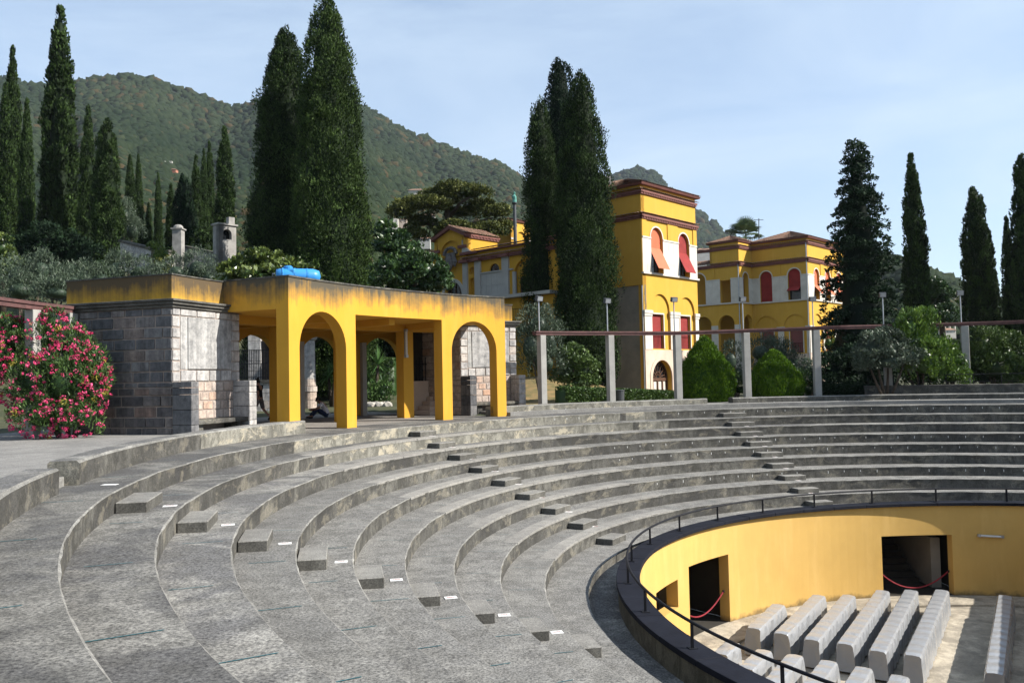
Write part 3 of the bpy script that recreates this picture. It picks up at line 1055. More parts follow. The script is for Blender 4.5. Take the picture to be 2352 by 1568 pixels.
pts = [(e1.x + nrm.x * .29, e1.y + nrm.y * .29, -2.86), (e2.x + nrm.x * .29, e2.y + nrm.y * .29, -2.86)]
k = len(outer)
vs = [(p[0], p[1], -2.86) for p in outer] + [pts[0], pts[1]]
fs = [(i, i + 1, k + (0 if i < 30 else 1)) for i in range(k - 1)] + [(29, k, k + 1)]
b.add(vs, fs)
b.sheet([[(p[0], p[1], -2.9) for p in outer], [(p[0], p[1], .12) for p in outer]])
tag(b.build('stage_floor', M['tread']), 'flat stage platform beyond the pit, outside the photo', kind='structure')

# railing on the rim
rail = thing('pit_railing', 'thin black handrail curving along the rim of the pit', 'railing', PP(11.73, 163, -2.85))
pts = [PP(11.73, a, -2.425) for a in np.arange(72, 250, 1.5)]
B().tube(pts, .028, 8).build('handrail', M['iron'], rail)
a = 163 - 10.6 * 8
while a < 250:
    b = B().bar(PP(11.73, a, -2.85), PP(11.73, a, -2.43), .045)
    b.polar(a - .3, a + .3, 11.66, 11.80, -2.852, -2.835, 1)
    b.build('rail_post', M['iron'], rail)
    a += 10.6


# covered rows of seats
def covered_row(label, nl, nr, fl, fr, group, seed):
    """near left/right and far left/right corners of the top"""
    k = 1.01481
    nl, nr, fl, fr = [Vector((p[0] * k, p[1] * k)) for p in (nl, nr, fl, fr)]
    nm, fm = (nl + nr) / 2, (fl + fr) / 2
    ax = (fm - nm); L = ax.length; ax.normalize(); sd = Vector((ax.y, -ax.x))
    w = .42
    t = thing('covered_seat_row', label, 'covered seats', (nm.x, nm.y, -5.97), group)
    r2 = random.Random(seed)
    nseg = max(10, int(L / .09)); vs, fs = [], []
    ph = r2.uniform(0, 6.28)
    prof = [(-.56, 0), (-.545, .25), (-.52, .52), (-.49, .70), (-.40, .745), (0, .76), (.40, .745), (.49, .70), (.515, .52), (.535, .25), (.55, 0)]
    m = len(prof)
    for i in range(nseg + 1):
        s = i / nseg
        d = s * L
        bump = .022 * abs(math.sin(math.pi * d / .52 + ph)) ** .6 - .02
        tl = .0
        for j, (u, h) in enumerate(prof):
            inw = 0
            fold = .016 * math.sin(d * 11 + 1.5 * math.sin(d * 4.1 + ph) + ph) + .010 * math.sin(d * 23 + 2 * math.sin(d * 7 + ph)) + r2.uniform(-.003, .003)
            hh = h + (bump if h > .6 else 0) + r2.uniform(-.004, .004)
            if i in (0, nseg):
                u *= .90 if h > .5 else .97; hh -= .025 if h > .6 else 0
            dd = d + ((.05 * (1 - h / .76)) * (-1 if i == 0 else 1 if i == nseg else 0))
            c = nm + ax * dd + sd * (u * w + (fold if h < .7 else 0))
            if h == 0: hh = .05 + .02 * math.sin(d * 9 + ph)
            vs.append((c.x, c.y, -5.97 + hh * 1.01))
    for i in range(nseg):
        for j in range(m - 1):
            a = i * m + j; fs.append((a, a + 1, a + m + 1, a + m))
    for base in (0, nseg * m):
        # gathered end: fan towards a centre that is pushed in, giving folds
        cpt = Vector((sum(vs[base + j][0] for j in range(m)) / m, sum(vs[base + j][1] for j in range(m)) / m, -5.97 + .46))
        dr = ax * (.07 if base == 0 else -.07)
        vs.append((cpt.x + dr.x, cpt.y + dr.y, cpt.z)); q = len(vs) - 1
        for j in range(m): fs.append((base + j, base + (j + 1) % m, q))
    b = B().add(vs, fs)
    o = b.build('cover', M['cover'], t, smooth=True)
    o.data.set_sharp_from_angle(angle=R_(38))
    f = B()
    for s in np.arange(.15, L, .52):
        c = nm + ax * s
        for u in (-.16, .16):
            q = c + sd * u
            f.box(q.x - .015, q.x + .015, q.y - .015, q.y + .015, -5.98, -5.5)
    f.build('seat_leg', M['iron'], t)['kind'] = 'stuff'


ROWS = [((6.12, 22.5), (6.3, 21.92), (7.45, 24.53), (7.73, 24.28)), ((6.72, 21.96), (6.84, 21.47), (8.95, 25.42), (9.23, 25.19)),
        ((7.31, 21.44), (7.46, 20.96), (9.83, 25.39), (10.11, 25.12)), ((7.94, 20.99), (8.17, 20.59), (11.04, 25.8), (11.33, 25.6)),
        ((8.52, 20.4), (8.72, 20.07), (11.91, 25.81), (12.17, 25.53)), ((9.17, 20.05), (9.42, 19.72), (12.8, 25.74), (13.08, 25.46)),
        ((10.44, 18.89), (10.55, 18.35), (14.33, 25.02), (14.58, 24.76))]
RL = ['short covered seat row nearest the tall dark doorway, leftmost of the far block', 'second covered seat row from the left in the far block', 'third covered seat row from the left in the far block',
      'fourth covered seat row from the left, ending below the yellow wall', 'fifth covered seat row, pointing at the wide doorway with rope', 'sixth covered seat row with open sunlit floor on its right',
      'lone covered seat row standing in the shade at the right frame edge']
for k, (r, l) in enumerate(zip(ROWS, RL)):
    covered_row(l, *r, 'seat rows under grey plastic sheets', k)
CF = [((5.25, 21.22), (5.54, 21.03)), ((5.84, 20.57), (6.14, 20.45)), ((6.45, 20.22), (6.78, 20.04)), ((7.11, 19.77), (7.38, 19.55)), ((7.69, 19.25), (8.02, 19.13)), ((8.25, 18.71), (8.61, 18.6))]
CLn = [1.0, 1.5, 2.2, 3.0, 3.6, 4.2]
for k, ((fl, fr), L) in enumerate(zip(CF, CLn)):
    d = Vector((.54, .84)).normalized() * L
    l = 'near covered seat row behind the handrail, %s of six from the left' % ORD[k + 1]
    covered_row(l, (fl[0] - d.x, fl[1] - d.y), (fr[0] - d.x, fr[1] - d.y), fl, fr, 'seat rows under grey plastic sheets', 20 + k)

# ropes across the doorways, lamp on the wall
def rope(label, a0, z0, a1, z1, sag, R):
    n = 18; pts = []
    for i in range(n + 1):
        t = i / n
        p = PP(R, a0 + (a1 - a0) * t, z0 + (z1 - z0) * t - sag * 4 * t * (1 - t))
        pts.append(p)
    o = thing('barrier_rope', label, 'rope', PP(R, (a0 + a1) / 2, -5.9))
    B().tube(pts, .022, 7).build('rope', M['rope'], o)
    b = B()
    for p in (pts[0], pts[-1]): b.lathe((p[0], p[1], p[2] - .04), [(.03, 0), (.035, .04), (.03, .08)], 8)
    b.build('hook', M['iron'], o)
rope('red barrier rope hanging across the tall narrow doorway', 140.4, -5.25, 130.4, -5.0, .35, 11.72)
rope('red barrier rope hanging across the wide doorway', 98.2, -5.18, 87.3, -5.15, .52, 11.75)


def tube_lamp(label, a, b_, out, w, group='tube lamps'):
    a, b_ = Vector(a), Vector(b_); out = Vector(out).normalized()
    t = thing('tube_lamp', label, 'lamp', tuple((a + b_) / 2), group)
    B().bar(a + out * w * .3, b_ + out * w * .3, w * .55, w * .6, up=out).build('housing', M['steel'], t)
    d = (b_ - a).normalized()
    B().tube([a + out * w * .85 + d * .01, b_ + out * w * .85 - d * .01], w * .42, 10).build('diffuser', M['white'], t)
    e = B()
    for p in (a, b_): e.bar(p + out * w * .1, p + out * w * 1.3, w * .95)
    e.build('end_cap', M['steel'], t)
a, b_ = PP(11.57, 82.9, -3.93), PP(11.57, 79.5, -3.96)
tube_lamp('white tube lamp fixed to the pit wall right of the wide doorway', a, b_, (CX - a[0], CY - a[1], 0), .085)


# ================================================================== pavilion
KU = 22.3 * math.pi / 180
mpav = lambda u, z, d: PP(22.3 + d, 157.4 - u / KU, z)
UW = (157.4 - 128.2) * KU
ua = lambda a: (157.4 - a) * KU
pav = thing('pavilion', 'yellow arcaded pavilion with flat roof and grimy top edge', 'pavilion', PP(25, 143, 0))
PO = [Op(ua(156.0), ua(149.8), -.1, 2.66, True, 20), Op(ua(148.5), ua(136.8), -.1, 3.86), Op(ua(135.5), ua(129.4), -.1, 2.66, True, 20)]
wall_openings(mpav, 0, UW, 0, 4.85, .46, PO, .5).build('front_arcade', M['yellow'], pav)
B().polar(128.2, 157.4, 22.765, 29.8, 3.87, 4.845, 1.5).build('roof_slab', M['yellow'], pav)
B().polar(128.15, 157.45, 22.27, 29.85, 4.851, 4.90, 1.5).build('roof_coping', M['riser'], pav)
for a in (134.3, 141.7, 149.0):
    B().polar(a, a + 1.22, 25.2, 25.68, -.02, 3.58, 1).build('pier', M['yellow_in'], pav, bevel=.01)
B().polar(129.6, 156.6, 25.2, 25.68, 3.583, 3.868, 1.5).build('ceiling_beam', M['yellow_in'], pav)
for a in (134.55, 141.95, 149.25):
    B().polar(a, a + .7, 22.77, 25.19, 3.62, 3.867, 1).build('ceiling_beam', M['yellow_in'], pav)
    B().polar(a, a + .7, 25.69, 29.2, 3.62, 3.867, 1).build('ceiling_beam', M['yellow_in'], pav)
# rear arcade with three arches
KB = 29.25 * math.pi / 180
arch_px = [(534, 641), (688, 786), (832, 922)]
RA = [(cyl(x1, 860, 29.25)[0], cyl(x0, 860, 29.25)[0]) for x0, x1 in arch_px]
A_L = 156.8
mrear = lambda u, z, d: PP(29.25 + d, A_L - u / KB, z)
ops = []
for lo, hi in RA:
    u0, u1 = (A_L - hi) * KB, (A_L - lo) * KB
    ops.append(Op(max(u0, .05), u1, -.1, 3.55 - (u1 - u0) / 2, True, 16))
wall_openings(mrear, 0, (A_L - 128.4) * KB, 0, 3.868, .4, ops, .6).build('rear_arcade', M['yellow_in'], pav)
for lo, hi in RA:
    for a in (lo, hi):
        B().polar(a - .22, a + .22, 29.05, 29.24, -.02, 3.3, 1).build('stone_pilaster', M['pale_stone'], pav)
# tube lamp on an inner pier
p = PP(25.19, 135.35, 3.62); q = PP(25.19, 135.35, 2.55)
tube_lamp('upright tube lamp fixed to the inner pier of the yellow pavilion', p, q, (CX - p[0], CY - p[1], 0), .12)

# blue water tank on the roof
for R_t in np.arange(23.5, 28, .1):
    a_t, z_t = cyl(684, 630, R_t)
    if z_t > 5.0: break
t0 = PP(R_t, a_t, 4.9)
tank = thing('water_tank', 'bright blue plastic water tank lying on the pavilion roof', 'water tank', t0)
ax = Vector((.93, .36, 0))
C0 = Vector(t0)
B().tube([C0 + ax * s_ + Vector((0, 0, .24)) for s_ in (-.72, -.70, -.4, 0, .5, .70, .75)], [.04, .22, .26, .26, .26, .2, .04], 18).build('tank_body', M['blue'], tank, True)
for s_ in (-.5, -.1, .3):
    B().tube([C0 + ax * (s_ - .025) + Vector((0, 0, .24)), C0 + ax * (s_ + .025) + Vector((0, 0, .24))], .272, 18).build('tank_rib', M['blue'], tank)
B().box(C0.x - .62, C0.x + .0, C0.y - .3, C0.y + .1, 4.92, 5.38).build('tank_head', M['blue'], tank, bevel=.06)
B().lathe((C0.x - .3, C0.y - .1, 5.385), [(.16, 0), (.16, .06), (.12, .08), (.12, .1)], 14).build('filler_cap', M['blue'], tank)
B().tube([C0 + ax * -.74 + Vector((0, 0, .3)), C0 + ax * -.82 + Vector((0, 0, .3)), C0 + ax * -.82 + Vector((0, 0, .18))], .03, 8).build('tap', M['steel'], tank)


# ================================================================== ashlar blocks either side
def ashlar(parent, mp, u0, u1, courses, w, mat, skip=None, depth=.06, seed=1, proud=.02):
    r2 = random.Random(seed)
    for ci, (z0, z1) in enumerate(zip(courses[:-1], courses[1:])):
        u = u0; first = True
        while u < u1 - .03:
            ww = w * r2.uniform(.75, 1.3) * (.5 if (first and ci % 2) else 1)
            first = False
            e = u + ww
            if u1 - e < w * .45: e = u1
            if not (skip and skip((u + e) / 2, (z0 + z1) / 2)):
                g = .022; pr = r2.uniform(0, proud)
                j = lambda: r2.uniform(-.006, .006)
                b = B().hexa([mp(u + g + j(), z0 + g, -pr), mp(e - g + j(), z0 + g, -pr), mp(e - g, z0 + g, depth), mp(u + g, z0 + g, depth)],
                             [mp(u + g + j(), z1 - g + j(), -pr), mp(e - g + j(), z1 - g + j(), -pr), mp(e - g, z1 - g, depth), mp(u + g, z1 - g, depth)])
                b.build('stone', mat, parent, bevel=.012)
            u = e


CRS = [.0, .34, .64, .96, 1.28, 1.51, 1.67, 1.98, 2.29, 2.63, 2.96, 3.28, 3.62, 3.85]
KF = 24.7 * math.pi / 180


def stone_block(label, a0, a1, sgn, lit_outer, zb):
    """a0 outer angle, a1 angle next to the pavilion"""
    t = thing('stone_block', label, 'stone block', PP(26.5, (a0 + a1) / 2, zb))
    lo, hi = min(a0, a1), max(a0, a1)
    W = abs(a1 - a0) * KF
    R0, R1_ = 24.7, 28.75
    core = B().polar(lo + .035, hi - .035, R0 + .015, R1_, zb - .1, 3.85, 1)
    core.build('mortar_core', M['mortar'], t)
    s = 1 if a1 > a0 else -1
    mf = lambda u, z, d: PP(R0 + d, a0 + s * u / KF, z)
    # front: panel zone left open between u 0.72 and W-0.45
    P0, P1 = .72, W - .42
    up = [c for c in CRS if c >= 1.66]
    ashlar(t, mf, 0, P0 - .36, up, .42, M['stone_lit'], seed=3)
    ashlar(t, mf, P1 + .02, W, up, .5, M['stone_lit'], seed=4)
    ashlar(t, mf, P0 - .36, P1 + .02, [3.62, 3.85], .7, M['stone_lit'], seed=5)
    ashlar(t, mf, P0 - .36, P1 + .02, [1.67, 2.03], .62, M['stone_lit'], seed=6)
    ubox(mf, P0 - .02, P1 - .2, 2.05, 3.61, -.03, .06).build('rough_panel', M['panel'], t, bevel=.01)
    ubox(mf, P0 - .345, P0 - .03, 2.05, 3.61, .0, .06).build('panel_frame', M['panel'], t)
    ubox(mf, P1 - .19, P1 + .01, 2.05, 3.61, .0, .06).build('panel_frame', M['panel'], t)
    # niche with bench
    ashlar(t, mf, .38, W - .3, [.52, .80, 1.08, 1.36, 1.66], .42, M['stone_pink'], seed=7, proud=.006)
    ubox(mf, .36, W - .32, .40, .535, -.62, .02).build('bench_seat', M['riser'], t, bevel=.02)
    for u in (.5, W - .75): ubox(mf, u, u + .25, 0, .398, -.5, .02).build('bench_support', M['riser'], t)
    for u in (0, W - .32):
        mm = lambda q, z, d, u=u: mf(u + q, z, d)
        # bench arm piers built of four blocks each
        zs = [zb - .05, .42, .86, 1.30, 1.50, 1.68]
        for z0, z1 in zip(zs[:-1], zs[1:]):
            ubox(mf, u - .02, u + .34, z0 + .006, z1 - .006, -.66, -.003).build('stone', M['stone'] if (u == 0) == (sgn > 0) else M['stone_lit'], t, bevel=.012)
    # outer side and inner side (radial faces)
    mo = lambda u, z, d: PP(R0 + u, a0 + s * (d / KF), z)
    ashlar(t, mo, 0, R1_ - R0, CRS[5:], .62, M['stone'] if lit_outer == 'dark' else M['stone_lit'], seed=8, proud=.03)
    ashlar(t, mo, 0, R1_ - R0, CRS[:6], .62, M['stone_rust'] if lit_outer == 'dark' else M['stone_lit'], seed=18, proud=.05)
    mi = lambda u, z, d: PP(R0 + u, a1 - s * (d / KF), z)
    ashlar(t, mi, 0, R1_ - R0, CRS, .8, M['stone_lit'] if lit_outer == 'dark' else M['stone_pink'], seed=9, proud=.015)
    # cornice and yellow parapet
    k = 1 / KF
    for z0, z1, o in ((3.855, 3.94, .07), (3.943, 4.03, .14), (4.033, 4.10, .20)):
        B().polar(lo - o * k, hi + o * k, R0 - o, R1_ + o, z0, z1, 1).build('cornice', M['block_side'], t, bevel=.01)
    B().polar(lo + .25, hi - .25, R0 + .1, R1_ - .1, 4.102, 4.83, 1).build('roof_parapet', M['yellow_block'], t)
    B().polar(lo + .2, hi - .2, R0 + .07, R1_ - .07, 4.832, 4.87, 1).build('roof_coping', M['riser'], t)
    return t


stone_block('dark ashlar block with yellow parapet left of the pavilion, behind the oleander', 163.2, 155.9, 1, 'dark', .15)
stone_block('pale ashlar block seen through the right arch of the pavilion', 122.4, 129.4, -1, 'lit', .0)
# chamber with gate and steps behind the right block
ch = thing('stone_doorway', 'shaded stone doorway with steps and iron gate inside the pavilion', 'doorway', PP(27.2, 129, 0))
DA = lambda x: cyl(x, 880, 27.1)[0]
d0, d1, d2, d3 = DA(1042), DA(990), DA(950), DA(938)
B().polar(d0, d3, 27.1, 27.4, 0, 1.5, 1).build('wall', M['pink_stone'], ch)
B().polar(d2, d3, 27.1, 27.4, 1.502, 3.86, 1).build('jamb', M['old_stone'], ch)
B().polar(d0, d1, 27.1, 27.4, 1.502, 3.86, 1).build('jamb', M['old_stone'], ch)
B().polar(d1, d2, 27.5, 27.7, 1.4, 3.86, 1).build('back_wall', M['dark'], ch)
for k in range(4): B().polar(d0, DA(948 + k * 10), 25.9 + k * .28, 27.05, .0 + k * .2, .2 + k * .2, 1).build('step', M['pink_stone'], ch, bevel=.01)
b = B()
for k in range(6):
    a = d1 + (d2 - d1) * (k + .4) / 6; b.bar(PP(27.2, a, 1.5), PP(27.2, a, 2.45 + .12 * (k % 2)), .03)
b.bar(PP(27.2, d1, 2.25), PP(27.2, d2, 2.25), .03)
b.build('gate', M['iron'], ch)

# ================================================================== pergola
px_posts = [(1243, 760.5), (1400, 761), (1554, 761), (1712, 755.5), (1873, 749.5), (2035, 745), (2214, 739.8), (2400, 733)]
Rpo = lambda a: Rpar(a) + .75 + max(0, 84 - a) * .14
def solve_post(x, y):
    a, z = cyl(x, y, 23.4)
    for _ in range(4): a, z = cyl(x, y, Rpo(a))
    return a, z
perg = thing('pergola', 'long maroon pergola beam carried by grey concrete posts', 'pergola', PP(23.5, 100, 0))
ptz = []
for x, y in px_posts:
    a, z = solve_post(x, y)
    ptz.append((a, z))
    base = .0 if x < 2040 else .78
    w = .30 / 23.5 * 57.3
    B().polar(a - w / 2, a + w / 2, Rpo(a) - .15, Rpo(a) + .15, base, z - .18, 2).build('post', M['post'], perg, bevel=.012)
xs = [a for a, z in ptz][::-1]; zs = [z for a, z in ptz][::-1]
def beam_z(a): return float(np.interp(a, xs, zs))
for dz0, dz1, o in ((-.075, 0, .17), (-.175, -.085, .13)):
    b = B(); vs = []; fs = []; n = 90
    a_hi, a_lo = 122.2, xs[0] - 2
    for k in range(n + 1):
        a = a_hi + (a_lo - a_hi) * k / n; z = beam_z(a) if a < xs[-1] else zs[-1]; r = Rpo(a)
        vs += [PP(r - o, a, z + dz0), PP(r + o, a, z + dz0), PP(r + o, a, z + dz1), PP(r - o, a, z + dz1)]
    for k in range(n):
        for j in range(4):
            q = k * 4; fs.append((q + j, q + (j + 1) % 4, q + 4 + (j + 1) % 4, q + 4 + j))
    fs += [(3, 2, 1, 0), (n * 4, n * 4 + 1, n * 4 + 2, n * 4 + 3)]
    b.add(vs, fs); b.build('beam', M['beam'], perg)
lampx = [(1233, 689), (1390, 694), (1547, 691), (1703, 690), (1860, 690), (2033, 680), (2208, 676)]
LNM = ['in front of the pale olive tree', 'in front of the three dark cypresses', 'in front of the tower house', 'left of the inner corner of the yellow villa', 'at the right corner of the yellow villa', 'in front of the ragged conifer', 'against the low wooded hill at the right']
for (x, y), (a, z), l in zip(lampx, ptz, LNM):
    p = PP(Rpo(a), a + .25, z)
    dpt = p[1]
    top = at(x, y, dpt)
    t = thing('floodlight', 'floodlight on a thin steel pole ' + l, 'floodlight', p, 'floodlights along the pergola')
    B().tube([p, (p[0], p[1], top[2])], .030, 8).build('pole', M['steel'], t)
    b = B(); d = Vector((CX - p[0], CY - p[1], -6)).normalized()
    c = Vector((p[0], p[1], top[2] + .07))
    b.bar(c - d * .05, c + d * .13, .30, .22)
    b.build('lamp_head', M['bin'], t)
    B().bar(c + d * .131, c + d * .137, .26, .18).build('lamp_glass', M['steel'], t)
    B().bar(c - d * .05 - Vector((0, 0, .12)), c - d * .02, .05).build('bracket', M['steel'], t)
# left pergola, ending at the dark ashlar block
pl = thing('pergola', 'short maroon pergola beam above the oleander at the left edge', 'pergola', PP(26.6, 172, .15))
RLp = 28.2
aL, zL = cyl(168, 705, RLp); aF, zF = cyl(2, 684, RLp)
for dz0, dz1, o in ((-.09, 0, .17), (-.22, -.1, .13)):
    vs, fs = [], []; n = 20
    for k in range(n + 1):
        t_ = k / n; a = (aL + .2) + (aF + 8 - aL) * t_; z = zL + (zF - zL) * (a - aL) / (aF - aL)
        vs += [PP(RLp - o, a, z + dz0), PP(RLp + o, a, z + dz0), PP(RLp + o, a, z + dz1), PP(RLp - o, a, z + dz1)]
    for k in range(n):
        for j in range(4):
            q = k * 4; fs.append((q + j, q + (j + 1) % 4, q + 4 + (j + 1) % 4, q + 4 + j))
    fs += [(3, 2, 1, 0), (n * 4, n * 4 + 1, n * 4 + 2, n * 4 + 3)]
    B().add(vs, fs).build('beam', M['beam'], pl)
for x in (161, 76, -60):
    a, z = cyl(x, 720, RLp)
    B().polar(a - .33, a + .33, RLp - .15, RLp + .15, .1, zL - .2, 1).build('post', M['post'], pl, bevel=.012)
# white board glimpsed behind the oleander
a0, z0 = cyl(138, 716, 29.6); a1, z1 = cyl(76, 766, 29.6)
wbd = thing('white_board', 'plain white board standing behind the pink oleander', 'board', PP(29.6, (a0 + a1) / 2, .1))
B().polar(min(a0, a1), max(a0, a1), 29.6, 29.66, 1.6, z0, 2).build('sheet', M['white_stone'], wbd)
for a in (min(a0, a1) + .3, max(a0, a1) - .45): B().polar(a, a + .15, 29.67, 29.74, .1, z0, 2).build('leg', M['post'], wbd)


# ================================================================== villa buildings
RD = Vector((math.sin(R_(42.8)), math.cos(R_(42.8)), 0))
LD = Vector((math.sin(R_(-47.2)), math.cos(R_(-47.2)), 0))


def facemap(o, u, nin):
    o = Vector((o[0], o[1], 0))
    def mp(a, z, d):
        p = o + u * a + nin * d
        return (p.x, p.y, z)
    return mp


def tiles(parent, p00, p10, p11, p01, w=.24, amp=.05, name='roof_tiles', lap=.38):
    """pan tiles: p00-p10 eaves, p01-p11 ridge; corrugated courses that overlap"""
    p00, p10, p11, p01 = [Vector(p) for p in (p00, p10, p11, p01)]
    L = max((p10 - p00).length, (p11 - p01).length); n = max(4, int(L / w)); H = ((p01 - p00).length + (p11 - p10).length) / 2
    m = max(1, int(H / lap)); b = B(); r2 = random.Random(n)
    nn = (p10 - p00).cross(p01 - p00).normalized()
    if nn.z < 0: nn = -nn
    for j in range(m):
        rows = []
        for s, hgt in ((j / m, .045), ((j + 1.12) / m, 0.0)):
            s = min(s, 1); row = []
            for i in range(n * 4 + 1):
                t = i / (n * 4)
                q = p00.lerp(p10, t).lerp(p01.lerp(p11, t), s)
                c = abs(math.sin(math.pi * i / 4)) * amp
                row.append(q + nn * (c + hgt + r2.uniform(-.006, .006)) + Vector((0, 0, r2.uniform(-.01, .01))))
            rows.append(row)
        b.sheet(rows)
    o = b.build(name, M['tile'], parent)
    o['kind'] = 'stuff'
    return o


def cornice_line(parent, mp, u0, u1, z, h=.28, out=.22, tl=True):
    ubox(mp, u0 - out * .5, u1 + out * .5, z - h, z - h * .52, -out * .5, .02).build('cornice', M['cornice'], parent)
    ubox(mp, u0 - out * .8, u1 + out * .8, z - h * .50, z, -out * .8, .02).build('cornice', M['cornice'], parent)
    n = int((u1 - u0) / .32)
    b = B()
    for i in range(n):
        u = u0 + (i + .5) * (u1 - u0) / n
        ubox(mp, u - .05, u + .05, z - h * .8, z - h * .52, -out * .75, -out * .5, b)
    b.build('dentil', M['cornice'], parent)['kind'] = 'stuff'
    if tl:
        tiles(parent, mp(u0 - out, z + .01, -out * 1.15), mp(u1 + out, z + .01, -out * 1.15), mp(u1 + out * .3, z + .16, .06), mp(u0 - out * .3, z + .16, .06), .26, .06)


def blind(parent, mp, o, mat, awn=False, zc=10.75, out=.95, zb=9.35, matb=None):
    """roller blind closing an opening, or let out over the sill as an awning"""
    if not awn:
        arch_panel(mp, o, .16, .02, .02, zbot=o.z0 + .02).build('blind', M[mat], parent)
        return
    arch_panel(mp, o, .16, .02, .02, zbot=zc).build('blind', M[mat], parent)
    a, b_ = o.u0 + .04, o.u1 - .04
    vs = [mp(a, zc, .15), mp(b_, zc, .15), mp(b_, zb, -out), mp(a, zb, -out)]
    vs2 = [(p[0], p[1], p[2] - .02) for p in vs]
    B().hexa(vs2, vs).build('awning', M[matb or mat], parent)
    k = B()
    for u in (a + .02, b_ - .02): k.bar(mp(u, zb + .02, -out + .03), mp(u, o.z0 + .75, .1), .025)
    k.build('awning_arm', M['iron'], parent)


def window_fill(parent, mp, o, depth=.3, bars=True, frame='wood'):
    arch_panel(mp, o, depth, .02, .0).build('pane', M['glass'], parent)
    f = arch_ring(mp, Op(o.u0 + .07, o.u1 - .07, o.z0 + .06, o.zt - (.0 if o.arch else .07), o.arch), depth - .05, depth - .005, .068)
    if bars:
        c = (o.u0 + o.u1) / 2
        ubox(mp, c - .03, c + .03, o.z0 + .06, o.top(c) - .06, depth - .05, depth - .004, f)
        ubox(mp, o.u0 + .07, o.u1 - .07, o.zt - .05, o.zt + .02, depth - .052, depth - .006, f)
    f.build('frame', M[frame], parent)


def balcony_rail(parent, mp, u0, u1, z, h=1.0, d=-.05):
    b = B()
    b.bar(mp(u0, z + h, d), mp(u1, z + h, d), .035); b.bar(mp(u0, z + .08, d), mp(u1, z + .08, d), .03)
    n = max(3, int((u1 - u0) / .16))
    for i in range(n + 1):
        u = u0 + (u1 - u0) * i / n; b.bar(mp(u, z + .08, d), mp(u, z + h, d), .022)
    b.build('balcony_rail', M['iron'], parent)


def main_face(t, mp, W, ups, lows, z_base, ymat, closed_mat='blind', base=True, door=None, pil=(), low_blind='blind', d_in=.26, lows_open=(), ups_open=(), z_top=15.4, u_start=0.0, dado=True):
    """one elevation: base, blind arches with windows, dado storey with arched windows, cornices"""
    outer = []; inner = []
    for (u0, u1, k) in ups:
        outer.append(Op(u0, u1, 9.02, 11.62 if k != 'rect' else 11.45, k != 'rect', 14))
    for (a0, a1, w0, w1) in lows:
        outer.append(Op(a0, a1, 3.36, 6.25, True, 16)); inner.append(Op(w0, w1, 3.42, 5.98))
    for (a0, a1) in lows_open:
        outer.append(Op(a0, a1, .2, 6.72, True, 16)); inner.append(Op(a0 + .001, a1 - .001, .2, 6.72, True, 16))
    if door: outer.append(door)
    w1 = wall_openings(mp, u_start, W, z_base, z_top, .13, outer)
    w1.build('wall', ymat, t)
    ii = inner + [Op(o.u0 + .001, o.u1 - .001, o.z0, o.zt, o.arch, o.seg) for o in outer[:len(ups)]] + ([door] if door else [])
    wall_openings(mp, u_start + .02, W - .02, z_base, z_top - .02, .3, ii, d0=.132).build('inner_wall', ymat, t)
    if base:
        bo = [Op(door.u0 - .001, door.u1 + .001, door.z0, door.zt, True, 18)] if door else []
        wall_openings(mp, u_start - .03, W + .03, z_base, 3.33, .045, bo, d0=-.05).build('stone_base', M['pink_stone'], t)
    # dado of pale stone between the upper windows
    if dado:
        edges = [u_start - .02] + [v for (u0, u1, k) in ups for v in (u0 - .002, u1 + .002)] + [W + .02]
        for a, b_ in zip(edges[::2], edges[1::2]):
            if b_ - a < .05: continue
            # each stretch is split into upright stone panels
            n = max(1, int(round((b_ - a) / .75)))
            for i in range(n):
                x0, x1 = a + (b_ - a) * i / n, a + (b_ - a) * (i + 1) / n
                ubox(mp, x0 + .008, x1 - .008, 9.02, 11.50, -.045, -.003).build('stone_panel', M['white_stone'], t)
            ubox(mp, a, b_, 11.505, 11.62, -.085, -.003).build('impost', M['white_stone'], t)
        for o in outer[:len(ups)]:
            if o.arch:
                arch_ring(mp, Op(o.u0, o.u1, 11.62, 11.62, True, 14), -.035, -.003, .11).build('arch_surround', M['white_stone'], t)
    ubox(mp, u_start - .12, W + .12, 8.86, 9.0, -.16, .02).build('sill_course', M['white_stone'], t)
    for (a, b_) in pil:
        ubox(mp, a, b_, 11.63, 12.9, -.06, -.003).build('pilaster', ymat, t)
    cornice_line(t, mp, u_start, W, 13.22, .34, .24)
    cornice_line(t, mp, u_start + .08, W - .08, 15.0, .30, .22)
    return outer


def low_caps(t, mp, spans):
    for a, b_ in spans:
        ubox(mp, a, b_, 3.36, 5.80, -.05, -.003).build('pilaster', M['white_stone'], t)
        ubox(mp, a - .06, b_ + .06, 5.803, 5.98, -.09, -.003).build('capital', M['white_stone'], t)
        ubox(mp, a - .10, b_ + .10, 5.983, 6.22, -.13, -.003).build('capital', M['white_stone'], t)


